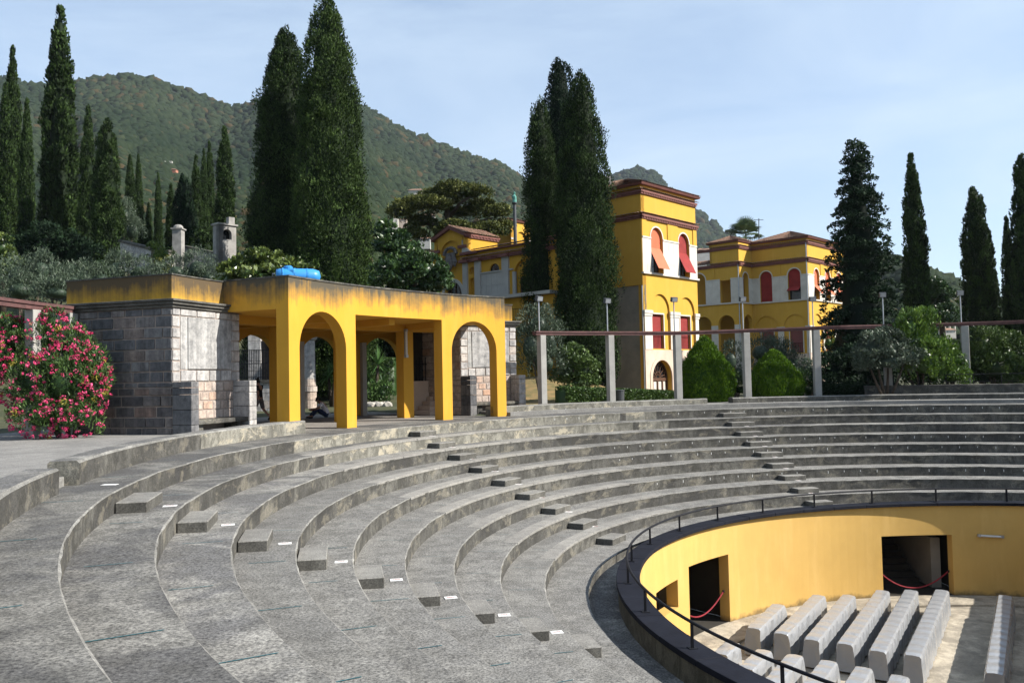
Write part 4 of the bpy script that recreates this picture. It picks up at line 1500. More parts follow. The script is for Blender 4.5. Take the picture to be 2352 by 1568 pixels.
# ---- tower house
tw = thing('tower_house', 'tall yellow tower house with two red awnings on its sunlit face', 'house', (9.6, 60, .1))
TO = (9.60, 60.0)
mt = facemap(TO, RD, LD)
TW = 7.62
door = Op(.80, 3.45, 0.0, 1.25, True, 18)
ups = [(1.12, 2.72, 'a'), (4.95, 6.5, 'a')]
outer = main_face(tw, mt, TW, ups, [(.98, 3.45, 1.18, 2.72), (4.72, 7.1, 5.08, 6.55)], -.2, M['yellow_villa'], door=door, pil=[(3.40, 4.85), (-.02, .55), (7.1, 7.64)])
low_caps(tw, mt, [(.02, .92), (3.47, 4.70), (7.12, 7.6)])
for o, m2 in zip(outer[:2], ('blind_sun', 'blind')):
    arch_panel(mt, o, .40, .02).build('pane', M['glass'], tw)
    blind(tw, mt, o, m2, True, 10.9, .62, 9.3)
for w0, w1 in ((1.18, 2.72), (5.08, 6.55)):
    o = Op(w0, w1, 3.42, 5.98)
    mm = lambda u, z, d: mt(u, z, d + .13)
    blind(tw, mm, o, 'blind')
    arch_ring(mm, o, -.05, -.003, .10).build('window_frame', M['white_stone'], tw)
    balcony_rail(tw, mm, w0, w1, 3.42, 1.05, .02)
# arched door with fanlight
arch_panel(mt, door, .42, .02).build('pane', M['glass'], tw)
arch_ring(mt, Op(.8, 3.45, 0, 1.25, True, 18), -.09, -.055, .3).build('door_surround', M['pink_stone'], tw)
f = arch_ring(mt, Op(.92, 3.33, 0.0, 1.25, True, 18), .34, .41, .11)
ubox(mt, .9, 3.35, 1.05, 1.27, .33, .40, f)
for u in (1.45, 2.1, 2.75): ubox(mt, u - .06, u + .06, 0, 1.05, .335, .40, f)
f.build('door_frame', M['wood'], tw)
f = B()
for k in range(7):
    t_ = math.pi * (k + .5) / 7
    f.bar(mt(2.125 + .2 * math.cos(t_), 1.27 + .2 * math.sin(t_), .36), mt(2.125 + .95 * math.cos(t_), 1.27 + .95 * math.sin(t_), .36), .05)
for rr_ in (.45, .98):
    for k in range(10):
        t0_, t1_ = math.pi * k / 10, math.pi * (k + 1) / 10
        f.bar(mt(2.125 + rr_ * math.cos(t0_), 1.27 + rr_ * math.sin(t0_), .36), mt(2.125 + rr_ * math.cos(t1_), 1.27 + rr_ * math.sin(t1_), .36), .045)
f.build('fanlight', M['wood'], tw)
for u in (1.2, 1.78, 2.43, 3.05): ubox(mt, u - .2, u + .2, .1, 1.0, .40, .418).build('curtain', M['white_stone'], tw)
# shaded side: yellow above, bare grey render below
ms = facemap(TO, LD, RD)
wall_openings(ms, -.0, 9, -.2, 8.04, .3, [], d0=.06).build('grey_wall', M['grey_stucco'], tw)
ubox(ms, .1, 9, 3.18, 3.3, .03, .062).build('string_course', M['grey_stucco'], tw)
wall_openings(ms, 0.0, 9, 8.045, 15.4, .4, [], d0=-.02).build('side_wall', M['yellow_villa'], tw)
ubox(ms, -.015, .42, 8.05, 12.9, -.06, -.022).build('corner_strip', M['yellow_villa'], tw)
cornice_line(tw, ms, 0, 9, 13.22, .34, .24); cornice_line(tw, ms, 0, 9, 15.0, .30, .22)
B().tube([ms(.06, 0, -.08), ms(.06, 8.0, -.08)], .05, 8).build('drainpipe', M['steel'], tw)
# roof
def hip(t, o, ud, vd, W, D, z0, h, ov=.35):
    o = Vector((o[0], o[1], 0))
    P = lambda a, b_, z: tuple(o + ud * a + vd * b_ + Vector((0, 0, z)))
    e = [P(-ov, -ov, z0), P(W + ov, -ov, z0), P(W + ov, D + ov, z0), P(-ov, D + ov, z0)]
    m_ = min(W, D) / 2
    if W >= D: r0, r1 = P(m_, D / 2, z0 + h), P(W - m_, D / 2, z0 + h)
    else: r0, r1 = P(W / 2, m_, z0 + h), P(W / 2, D - m_, z0 + h)
    B().hexa([P(-ov + .08, -ov + .08, z0 - .16), P(W + ov - .08, -ov + .08, z0 - .16), P(W + ov - .08, D + ov - .08, z0 - .16), P(-ov + .08, D + ov - .08, z0 - .16)], [tuple(Vector(q) - Vector((0, 0, .01))) for q in e]).build('eaves', M['cornice'], t)
    if W >= D:
        tiles(t, e[0], e[1], r1, r0); tiles(t, e[1], e[2], r1, r1); tiles(t, e[2], e[3], r0, r1); tiles(t, e[3], e[0], r0, r0)
    else:
        tiles(t, e[0], e[1], r0, r0); tiles(t, e[1], e[2], r1, r0); tiles(t, e[2], e[3], r1, r1); tiles(t, e[3], e[0], r0, r1)
hip(tw, TO, RD, LD, TW, 9, 15.52, 1.5)
p = Vector(ms(4.0, 16.2, 1.6)); B().box(p.x - .2, p.x + .2, p.y - .2, p.y + .2, 15.8, 16.9).build('chimney', M['pale_stone'], tw)

# ---- villa
vl = thing('villa', 'long yellow villa with stepped corner, white dado and red blinds', 'house', (30.9, 86, .1))
VO = (30.888, 86.0)
VI = Vector((VO[0], VO[1], 0)) + LD * 6.25
VJ = VI - RD * 2.85
ymv = M['yellow_villa']
ml = facemap(VO, LD, RD); mr = facemap(VO, RD, LD); mn = facemap((VJ.x, VJ.y), RD, LD); mj = facemap((VJ.x, VJ.y), LD, RD)
outer = main_face(vl, ml, 6.25, [(.79, 2.16, 'a'), (3.94, 5.3, 'a')], [(.31, 2.75, .77, 2.19), (3.46, 5.95, 3.97, 5.38)], -.2, ymv, pil=[(2.9, 3.55), (-.02, .4)])
arch_panel(ml, outer[0], .42, .02).build('pane', M['glass'], vl)
blind(vl, ml, outer[0], 'blind', True, 10.4, .55, 9.95)
blind(vl, ml, outer[1], 'blind')
low_caps(vl, ml, [(2.77, 3.44), (.02, .3)])
for w0, w1 in ((.77, 2.19), (3.97, 5.38)):
    o = Op(w0, w1, 3.42, 5.98); mm = lambda u, z, d: ml(u, z, d + .13)
    blind(vl, mm, o, 'blind_pale'); arch_ring(mm, o, -.05, -.003, .10).build('window_frame', M['white_stone'], vl)
    balcony_rail(vl, mm, w0, w1, 3.42, 1.05, .02)
rw_ = [(1.52, 2.85, 'a'), (4.45, 5.8, 'a'), (7.6, 9.0, 'a'), (10.6, 12, 'a')]
outer = main_face(vl, mr, 14, rw_, [(.9, 3.4, 1.45, 2.85), (3.95, 6.4, 4.45, 5.85)], -.2, ymv, pil=[(3.2, 4.1), (6.2, 7.2)])
for o in outer[:4]:
    arch_panel(mr, o, .42, .02).build('pane', M['glass'], vl)
    blind(vl, mr, o, 'blind_sun', True, 10.6, .8, 9.6)
for w0, w1 in ((1.45, 2.85), (4.45, 5.85)):
    o = Op(w0, w1, 3.42, 5.98); mm = lambda u, z, d: mr(u, z, d + .13)
    blind(vl, mm, o, 'blind')
low_caps(vl, mr, [(.02, .85), (3.42, 3.9), (6.42, 7.2)])
# narrow return and projecting loggia block
outer = main_face(vl, mn, 2.84, [(.78, 2.0, 'a')], [], -.2, ymv, lows_open=[(.78, 2.72)], base=False)
outer = main_face(vl, mj, 9.0, [(1.03, 2.29, 'rect'), (4.05, 5.75, 'a'), (7.0, 8.4, 'a')], [], -.2, ymv, lows_open=[(.73, 2.63), (3.5, 5.4), (6.2, 8.1)], base=False, pil=[(2.88, 3.35)], z_top=13.0)
for a, b_ in ((-.02, .7), (2.66, 3.47), (5.43, 6.17)): ubox(mj, a, b_, .2, 6.6, -.05, -.003).build('pier', M['white_stone'], vl)
for u in (3.0, 3.9): B().tube([mj(u, 9.02, .12), mj(u, 11.5, .12)], .14, 10).build('column', M['white_stone'], vl)
# loggia interior: floor, back wall that catches light from behind
ubox(mj, .02, 9, 8.5, 8.8, .5, 6).build('loggia_floor', ymv, vl)
ubox(mj, .02, 9, 8.80, 13.0, 4.2, 4.5).build('loggia_back_wall', ymv, vl)
ubox(mj, .02, 9, -.2, 8.45, 5.2, 5.5).build('portico_back_wall', ymv, vl)
wall_openings(mj, .1, 3.45, 13.0, 15.5, .3, []).build('upper_wall', ymv, vl)
wall_openings(facemap(tuple(Vector(mj(3.45, 0, 0))), RD, -LD), 0, 6, 13.0, 15.5, .3, []).build('upper_wall', ymv, vl)
hip(vl, mj(.1, 0, 0), LD, RD, 3.35, 6, 15.62, .8, .3)
hip(vl, VO, LD, RD, 6.25, 14, 15.52, 1.25)
o_ = mj(3.5, 0, 0); tiles(vl, mj(3.5, 13.3, -.2), mj(9, 13.3, -.2), mj(9, 14.3, 3.5), mj(3.5, 14.3, 3.5))
# downpipe at the corner
B().tube([ml(.05, .2, -.1), ml(.05, 15, -.1)], .05, 8).build('drainpipe', M['steel'], vl)
B().tube([mj(.06, .2, -.1), mj(.06, 13, -.1)], .05, 8).build('drainpipe', M['steel'], vl)
# thin aerial on the roof
p = at(1743, 560, 90); an = thing('roof_aerial', 'thin radio aerial rising from the villa roof by the palm', 'aerial', (p[0], p[1], 15.8))
b = B().tube([(p[0], p[1], 15.5), at(1743, 502, 90)], .05, 6)
b.build('mast', M['bin'], an)
q = at(1743, 505, 90); B().bar((q[0] - .5, q[1], q[2]), (q[0] + .5, q[1], q[2]), .05).build('cross_bar', M['bin'], an)

# ---- chapel-like wing left of the cypresses
cp_ = thing('gabled_house', 'yellow gabled house with scroll shoulders and dark carved ornament', 'house', (-3.66, 62, .1))
CO = (-3.663, 62.0)
yc = M['yellow_chapel']
mc = facemap(CO, LD, RD)
FW0, FW1 = -.12, 2.62
big = Op(.02, 1.95, 5.0, 7.85, True, 16)
blindA = Op(-.02, 2.35, 9.3, 10.8, True, 18)
# facade up to the gable
b = wall_openings(mc, -.12, 3.2, -.1, 11.0, .14, [big, Op(blindA.u0, blindA.u1, 9.3, 10.78, False)])
b.build('facade', yc, cp_)
gb = B(); G = [(-.12, 11.0), (2.62, 11.0), (2.62, 12.25), (1.1, 12.85), (-.42 + .3, 12.25)]
wall_openings(mc, -.12, 2.62, 11.0, 12.2, .14, [Op(-.02, 2.35, 10.99, 10.8, True, 18)]).build('facade', yc, cp_)
gb.add([mc(-.42, 12.2, 0), mc(2.95, 12.2, 0), mc(1.1, 12.9, 0), mc(-.42, 12.2, .14), mc(2.95, 12.2, .14), mc(1.1, 12.9, .14)], [(0, 1, 2), (3, 5, 4), (0, 3, 4, 1), (1, 4, 5, 2), (2, 5, 3, 0)]).build('gable', yc, cp_)
wall_openings(mc, -.1, 3.18, -.1, 12.2, .3, [Op(big.u0 + .01, big.u1 - .01, big.z0, big.zt, True, 16)], d0=.16).build('inner_wall', yc, cp_)
window_fill(cp_, mc, big, .34)
f = B()
for u in (.5, .98, 1.46): ubox(mc, u - .02, u + .02, 5, 8.5, .27, .30, f)
for z in (5.6, 6.2, 6.8, 7.4): ubox(mc, .02, 1.95, z - .02, z + .02, .27, .30, f)
f.build('glazing_bar', M['wood'], cp_)
arch_ring(mc, big, -.04, -.003, .26).build('arch_surround', M['pale_stone'], cp_)
# sloping brown cornices of the gable, roof behind it
for (a, b_) in (((-.62, 12.12), (1.1, 12.86)), ((3.15, 12.12), (1.1, 12.86))):
    v = [mc(a[0], a[1], -.25), mc(b_[0], b_[1], -.25), mc(b_[0], b_[1] + .26, -.25), mc(a[0], a[1] + .22, -.25)]
    w_ = [mc(a[0], a[1], .3), mc(b_[0], b_[1], .3), mc(b_[0], b_[1] + .26, .3), mc(a[0], a[1] + .22, .3)]
    B().hexa(v, w_).build('cornice', M['cornice'], cp_)
tiles(cp_, mc(-.66, 12.36, -.3), mc(-.66, 12.36, 3.6), mc(1.1, 13.14, 3.6), mc(1.1, 13.14, -.3))
tiles(cp_, mc(3.2, 12.36, 3.6), mc(3.2, 12.36, -.3), mc(1.1, 13.14, -.3), mc(1.1, 13.14, 3.6))
mg = facemap(tuple(Vector(mc(-.42, 0, 0))), RD, LD)
wall_openings(mg, 0, 3.5, 10.5, 12.2, .2, []).build('side_wall', yc, cp_)
cornice_line(cp_, mg, 0, 3.5, 12.36, .3, .2, False)
wall_openings(facemap(tuple(Vector(mc(3.2, 0, .3))), RD, -LD), 0, 8, 0, 11, .3, []).build('side_wall', yc, cp_)
# scroll shoulders
for s_, u0 in ((-1, -.12), (1, 2.64)):
    pts = []
    for k in range(9):
        t_ = k / 8 * math.pi / 2
        pts.append((u0 + s_ * (1.35 * (1 - math.cos(t_)) * .99 + .0), 11.9 - 1.0 * math.sin(t_)))
    b = B(); n = len(pts)
    vs = [mc(u, z, -.06) for u, z in pts] + [mc(u, z, .25) for u, z in pts] + [mc(u0, 10.85, -.06), mc(u0, 10.85, .25)]
    fs = [(i, i + 1, n + i + 1, n + i) for i in range(n - 1)] + [(i, i + 1, 2 * n) for i in range(n - 1)] + [(n + i, n + i + 1, 2 * n + 1) for i in range(n - 1)]
    b.add(vs, fs).build('scroll', M['pale_stone'] if s_ < 0 else yc, cp_)
ubox(mc, -1.7, .0, 10.72, 10.92, -.2, .02).build('cornice', M['cornice'], cp_)
ubox(mc, -.55, .25, 11.28, 11.5, -.16, .02).build('cornice', M['cornice'], cp_)
ubox(mc, 2.35, 3.2, 11.2, 11.42, -.16, .02).build('cornice', M['cornice'], cp_)
# carved ornament: shell hood, figure, bracket
orn = B()
for k in range(9):
    t_ = math.pi * k / 8
    c = Vector(mc(1.13 + .62 * math.cos(t_), 11.0 + .42 * math.sin(t_), -.1)); orn.lathe(tuple(c - Vector((0, 0, .13))), [(.03, 0), (.15, .07), (.16, .16), (.05, .26)], 8)
ubox(mc, .62, 1.64, 10.1, 11.05, -.12, .02, orn)
orn.tube([mc(1.13, 9.7, -.16), mc(1.13, 10.0, -.2), mc(1.13, 10.5, -.2), mc(1.13, 10.75, -.2), mc(1.13, 10.95, -.2)], [.12, .26, .22, .12, .13], 10)
for s_ in (-1, 1):
    orn.tube([mc(1.13 + s_ * .5, 10.0, -.1), mc(1.13 + s_ * .68, 10.3, -.15), mc(1.13 + s_ * .55, 10.65, -.12)], [.08, .13, .07], 8)
orn.build('carved_ornament', M['stone'], cp_)
# wing to the right: pale columns, yellow bays
wing = mc
WB = -9.5
arw = Op(-3.86, -2.83, 9.25, 9.27, True, 12); nich = [Op(-1.33, -.70, 9.25, 9.45, True, 10), Op(-1.33, -.70, 7.4, 8.65, True, 10)]; bigar = Op(-7.2, -5.25, 7.3, 8.8, True, 14)
wall_openings(mc, WB, -.14, -.1, 10.2, .25, [arw, bigar] + nich, d0=.1).build('wing_wall', yc, cp_)
wall_openings(mc, WB, -.14, -.1, 10.18, .2, [Op(bigar.u0 + .3, bigar.u1 - .3, 7.3, 8.6)], d0=.36).build('inner_wall', yc, cp_)
arch_panel(mc, arw, .2, .02).build('pane', M['glass'], cp_)
arch_ring(mc, arw, .05, .098, .09).build('arch_surround', yc, cp_)
f = B()
for k in range(1, 5): f.bar(mc(-3.345, 9.3, .19), mc(-3.345 + .5 * math.cos(math.pi * k / 5), 9.3 + .5 * math.sin(math.pi * k / 5), .19), .03)
f.build('fanlight', M['wood'], cp_)
for a, b_ in ((-.60, -.13), (-1.98, -1.40), (-4.80, -4.17)):
    z = 7.3
    while z < 10.1:
        ubox(mc, a, b_, z, min(z + .45, 10.12), -.06, .097).build('column_block', M['pale_stone'], cp_); z += .455
ubox(mc, -5.2, -1.4, 9.14, 9.24, -.03, .097).build('impost', M['pale_stone'], cp_)
for k in range(4):
    u0_, u1_ = -4.16 + k * .545, -4.16 + (k + 1) * .545
    for z0, z1 in ((7.32, 8.2), (8.21, 9.13)):
        ubox(mc, u0_ + .006, u1_ - .006, z0, z1, .03, .097).build('stone_panel', M['pale_stone'], cp_)
for u in (-5.22,): B().tube([mc(u, 7.3, .15), mc(u, 9.0, .15)], .16, 10).build('column', M['pale_stone'], cp_)
arch_panel(mc, Op(bigar.u0 + .3, bigar.u1 - .3, 7.3, 8.6), .5, .02).build('pane', M['glass'], cp_)
f = arch_ring(mc, Op(bigar.u0 + .38, bigar.u1 - .38, 7.3, 8.5), .42, .47, .08)
for k in range(5): f.bar(mc(-6.7 + k * .25, 7.4, .45), mc(-6.3 + k * .25, 8.4, .45), .03)
f.build('window_frame', M['wood'], cp_)
cornice_line(cp_, mc, WB, -.15, 10.38, .26, .2)
for u in (-.36, -1.7, -4.5): ubox(mc, u - .4, u + .4, 10.13, 10.36, -.3, -.1).build('cornice', M['cornice'], cp_)
wall_openings(mc, WB, -.2, 10.2, 10.85, .25, [], d0=.15).build('attic_wall', yc, cp_)
ubox(mc, WB, -.3, 10.80, 10.92, -.1, .35).build('eaves', M['cornice'], cp_)
tiles(cp_, mc(WB, 10.94, -.2), mc(-1.2, 10.94, -.2), mc(-1.2, 12.0, 4.5), mc(WB, 12.0, 4.5))
ubox(mc, WB, -2.4, 7.05, 7.28, -1.1, .09).build('balcony_slab', M['pale_stone'], cp_)
wall_openings(mc, WB, -2.6, 5.0, 7.04, .2, [], d0=-.6).build('balcony_wall', yc, cp_)
balcony_rail(cp_, mc, WB, -3.0, 5.0, 1.2, -1.3)
ubox(mc, -4.8, -4.2, 5.0, 7.04, -.66, -.61).build('pier', M['pale_stone'], cp_)

# small tower behind the wing, column with a statue
st = thing('bell_tower', 'small square yellow tower peeping over the wing roof', 'tower', at(1187, 600, 76))
so = at(1174, 560, 76); so2 = (so[0], so[1])
mq = facemap(so2, RD, LD); mq2 = facemap(so2, LD, RD)
h0 = 8; h1 = at(1176, 508, 76)[2]
wall_openings(mq, 0, 3, 0, h1, .25, [Op(.75, 2.1, h1 - 2.4, h1 - 1.5, True, 12)]).build('wall', ymv, st)
wall_openings(mq2, 0, 3, 0, h1, .25, []).build('wall', ymv, st)
arch_panel(mq, Op(.75, 2.1, h1 - 2.4, h1 - 1.5, True, 12), .15, .03).build('niche', yc, st)
ubox(mq, -.02, .73, h1 - 1.66, h1 - 1.5, -.05, -.003).build('impost', M['white_stone'], st)
ubox(mq, 2.12, 3.02, h1 - 1.66, h1 - 1.5, -.05, -.003).build('impost', M['white_stone'], st)
hip(st, so2, RD, LD, 3, 3, h1 + .16, .5, .22)
cb = at(1184, 575, 70)
cs_ = thing('statue_column', 'slim column carrying a small green bronze figure beside the cypress', 'column', (cb[0], cb[1], 7))
zt = at(1184, 465, 70)[2]
B().lathe((cb[0], cb[1], 6), [(.25, 0), (.2, .5), (.13, zt - 6 - .2), (.22, zt - 6 - .12), (.24, zt - 6)], 10).build('shaft', M['bin'], cs_)
B().tube([(cb[0], cb[1], zt), (cb[0] + .02, cb[1], zt + .25), (cb[0] - .03, cb[1], zt + .5), (cb[0], cb[1], zt + .62), (cb[0], cb[1], zt + .7), (cb[0] + .02, cb[1], zt + .82), (cb[0], cb[1], zt + .9)], [.2, .17, .21, .12, .07, .1, .03], 9).build('figure', M['statue'], cs_)

# ---- grey ruin walls and gate in the upper left garden
def wallpx(name, label, x0, x1, yt0, yt1, Y0, Y1, drop, mat, th=.5, course=.4, cat='garden wall'):
    a = at(x0, yt0, Y0); b_ = at(x1, yt1, Y1)
    t = thing(name, label, cat, a)
    u = Vector((b_[0] - a[0], b_[1] - a[1], 0)); L = u.length; u.normalize(); nn = Vector((-u.y, u.x, 0))
    mp = lambda s, z, d: tuple(Vector((a[0], a[1], 0)) + u * s + nn * d + Vector((0, 0, z + (b_[2] - a[2]) * s / L)))
    z1 = a[2]
    zz = z1 - drop; k = 0
    ubox(mp, 0, L, z1 - drop, z1 - .16, .03, th).build('mortar_core', M['mortar'], t)
    r2 = random.Random(int(x0))
    while zz < z1 - .2:
        s = 0 if k % 2 else -.4
        while s < L:
            w_ = .75 * r2.uniform(.8, 1.3); e = min(s + w_, L)
            if e - max(s, 0) > .1:
                ubox(mp, max(s, 0) + .01, e - .01, zz + .01, min(zz + course, z1 - .16) - .01, -r2.uniform(0, .02), .06).build('stone', M[mat], t)
            s += w_
        zz += course; k += 1
    ubox(mp, -.08, L + .08, z1 - .155, z1, -.1, th + .1).build('coping', M['riser'], t)
    return t
wallpx('garden_wall', 'high grey stone wall with creeper under the left cypresses', 276, 346, 551, 568, 58, 56, 2.2, 'stone_lit')
wallpx('garden_wall', 'low grey stone wall between the two gate pillars upper left', 420, 500, 563, 580, 62, 60, 1.6, 'stone_lit')
wallpx('garden_wall', 'overgrown stone wall right of the creeper', 346, 402, 570, 576, 57, 60, 1.6, 'stone_lit')
g0 = at(410, 575, 61)
gp = thing('gate_pillar', 'pale gate pillar with rounded top under the cypresses', 'pillar', (g0[0], g0[1], g0[2] - 1.5))
zt = at(410, 528, 61)[2]
B().box(g0[0] - .33, g0[0] + .33, g0[1] - .33, g0[1] + .33, g0[2] - 1.5, zt).build('shaft', M['old_stone'], gp)
B().box(g0[0] - .42, g0[0] + .42, g0[1] - .42, g0[1] + .42, zt + .003, zt + .1).build('cap', M['old_stone'], gp)
B().lathe((g0[0], g0[1], zt + .1), [(.36, 0), (.33, .15), (.2, .26), (.03, .3)], 12).build('dome', M['old_stone'], gp)
a = at(502, 560, 58)
ga = thing('stone_gateway', 'pale stone gateway with small arched niche left of the great cypress', 'gateway', (a[0], a[1], a[2] - 2))
mga = facemap((a[0], a[1]), RD, LD); mgb = facemap((a[0], a[1]), LD, RD)
zt = at(502, 515, 58)[2]
wall_openings(mga, 0, 1.35, a[2] - 3, zt, .35, [Op(.35, 1.0, zt - 1.0, zt - .6, True, 10)]).build('wall', M['old_stone'], ga)
wall_openings(mgb, 0, .8, a[2] - 3, zt, .35, []).build('wall', M['old_stone'], ga)
ubox(mga, -.1, 1.45, zt + .003, zt + .12, -.1, .9).build('coping', M['old_stone'], ga)
ubox(mga, .3, 1.05, zt - 1.05, zt - .1, .36, .4).build('niche_back', M['glass'], ga)
ubox(mga, .85, 1.3, zt + .125, zt + .65, .1, .5).build('pinnacle', M['old_stone'], ga)

# ---- things seen through the pavilion: wall with fence, round pillar, rocks
wb = onz(660, 947, 0); Yb = 43.7
fw = wallpx('fence_wall', 'low stone wall with iron fence seen through the left opening of the pavilion', 520, 668, 873, 871, 43.7, 43.7, 1.9, 'stone_lit', cat='wall')
b = B(); z0 = at(600, 871, 43.75)[2]; z1 = at(600, 802, 43.75)[2]
xa, xb = at(520, 871, 43.75)[0], at(668, 871, 43.75)[0]
for k in range(38):
    x = xa + (xb - xa) * k / 37; b.bar((x, 43.9, z0), (x, 43.9, z1), .03)
for z in (z0 + .12, (z0 + z1) / 2 + .05, z1 - .03): b.bar((xa, 43.9, z), (xb, 43.9, z), .035)
b.build('iron_fence', M['iron'], fw)
for lab, x0_, x1_, yt, Y in (('tall grey stone pier behind the iron fence', 569, 598, 752, 46), ('pale stone pier behind the iron fence, right of the dark trunk', 628, 648, 770, 46)):
    p, q = at(x0_, yt, Y), at(x1_, yt, Y)
    t = thing('stone_pier', lab, 'pier', (p[0], Y, 0))
    z = 0
    while z < p[2] - .05:
        B().box(p[0], q[0], Y, Y + .7, z, min(z + .55, p[2]) - .012).build('stone', M['stone_lit'], t, bevel=.015); z += .55
    B().box(p[0] - .1, q[0] + .1, Y - .1, Y + .8, p[2], p[2] + .18).build('cap', M['riser'], t)
rc = at(711, 940, 46.5)
rp = thing('round_pillar', 'round weathered stone pillar on a drum seen through the first arch', 'pillar', (rc[0], 46.5, 0))
zc = at(711, 772, 46.5)[2]; zd = at(711, 870, 46.5)[2]
for k, (r0, z0, z1) in enumerate(((.40, 0, .55), (.40, .56, 1.0), (.44, 1.01, 1.3), (.37, 1.31, zd))):
    B().lathe((rc[0], 46.5, z0), [(r0, 0), (r0, z1 - z0 - .01)], 16).build('drum', M['stone_pink'], rp)
B().lathe((rc[0], 46.5, zd), [(.36, 0), (.34, .6), (.33, zc - zd - .25)], 16).build('shaft', M['stone_lit'], rp)
B().lathe((rc[0], 46.5, zc - .24), [(.36, 0), (.46, .08), (.46, .14), (.5, .16), (.5, .26)], 16).build('capital', M['stone_lit'], rp)
for k in range(7):
    p = at(836 + k * 9, 932, 47 + (k % 2) * .3)
    b = bmesh.new(); bmesh.ops.create_icosphere(b, subdivisions=2, radius=1)
    for v in b.verts: v.co *= 1 + .22 * math.sin(v.co.x * 3.1 + k) * math.cos(v.co.y * 4.3 + v.co.z * 2 + k)
    me = bpy.data.meshes.new('rock'); b.to_mesh(me); b.free()
    o = link('rock', me, M['rock']); o.location = (p[0], p[1], .12); o.scale = (.28, .25, .24); o.rotation_euler = (0, 0, k)
    tag(o, 'pale edging rock below the yucca, %s from the left of seven' % ORD[k + 1], 'rock', 'pale rocks edging the yucca bed')


# ================================================================== hills
SKY_MAIN = [(-700, 330), (-300, 250), (0, 178), (50, 190), (110, 199), (165, 188), (230, 175), (290, 171), (350, 179), (420, 199), (480, 223), (540, 244), (590, 236), (700, 205), (780, 225), (845, 248), (900, 281), (960, 309), (1020, 331), (1080, 356), (1140, 373), (1180, 392), (1207, 416), (1240, 450), (1290, 505), (1350, 560), (1420, 640), (1500, 720)]
SKY_FAR = [(1150, 640), (1250, 560), (1330, 470), (1390, 417), (1420, 401), (1460, 390), (1490, 390), (1510, 398), (1535, 424), (1565, 455), (1600, 483), (1630, 500), (1660, 521), (1690, 546), (1720, 566), (1800, 600), (1900, 650), (2050, 720)]
SKY_NEAR = [(1700, 700), (1800, 640), (1900, 600), (2000, 596), (2100, 610), (2125, 619), (2150, 637), (2190, 654), (2215, 668), (2260, 690), (2300, 704), (2360, 722), (2500, 760), (2700, 800)]


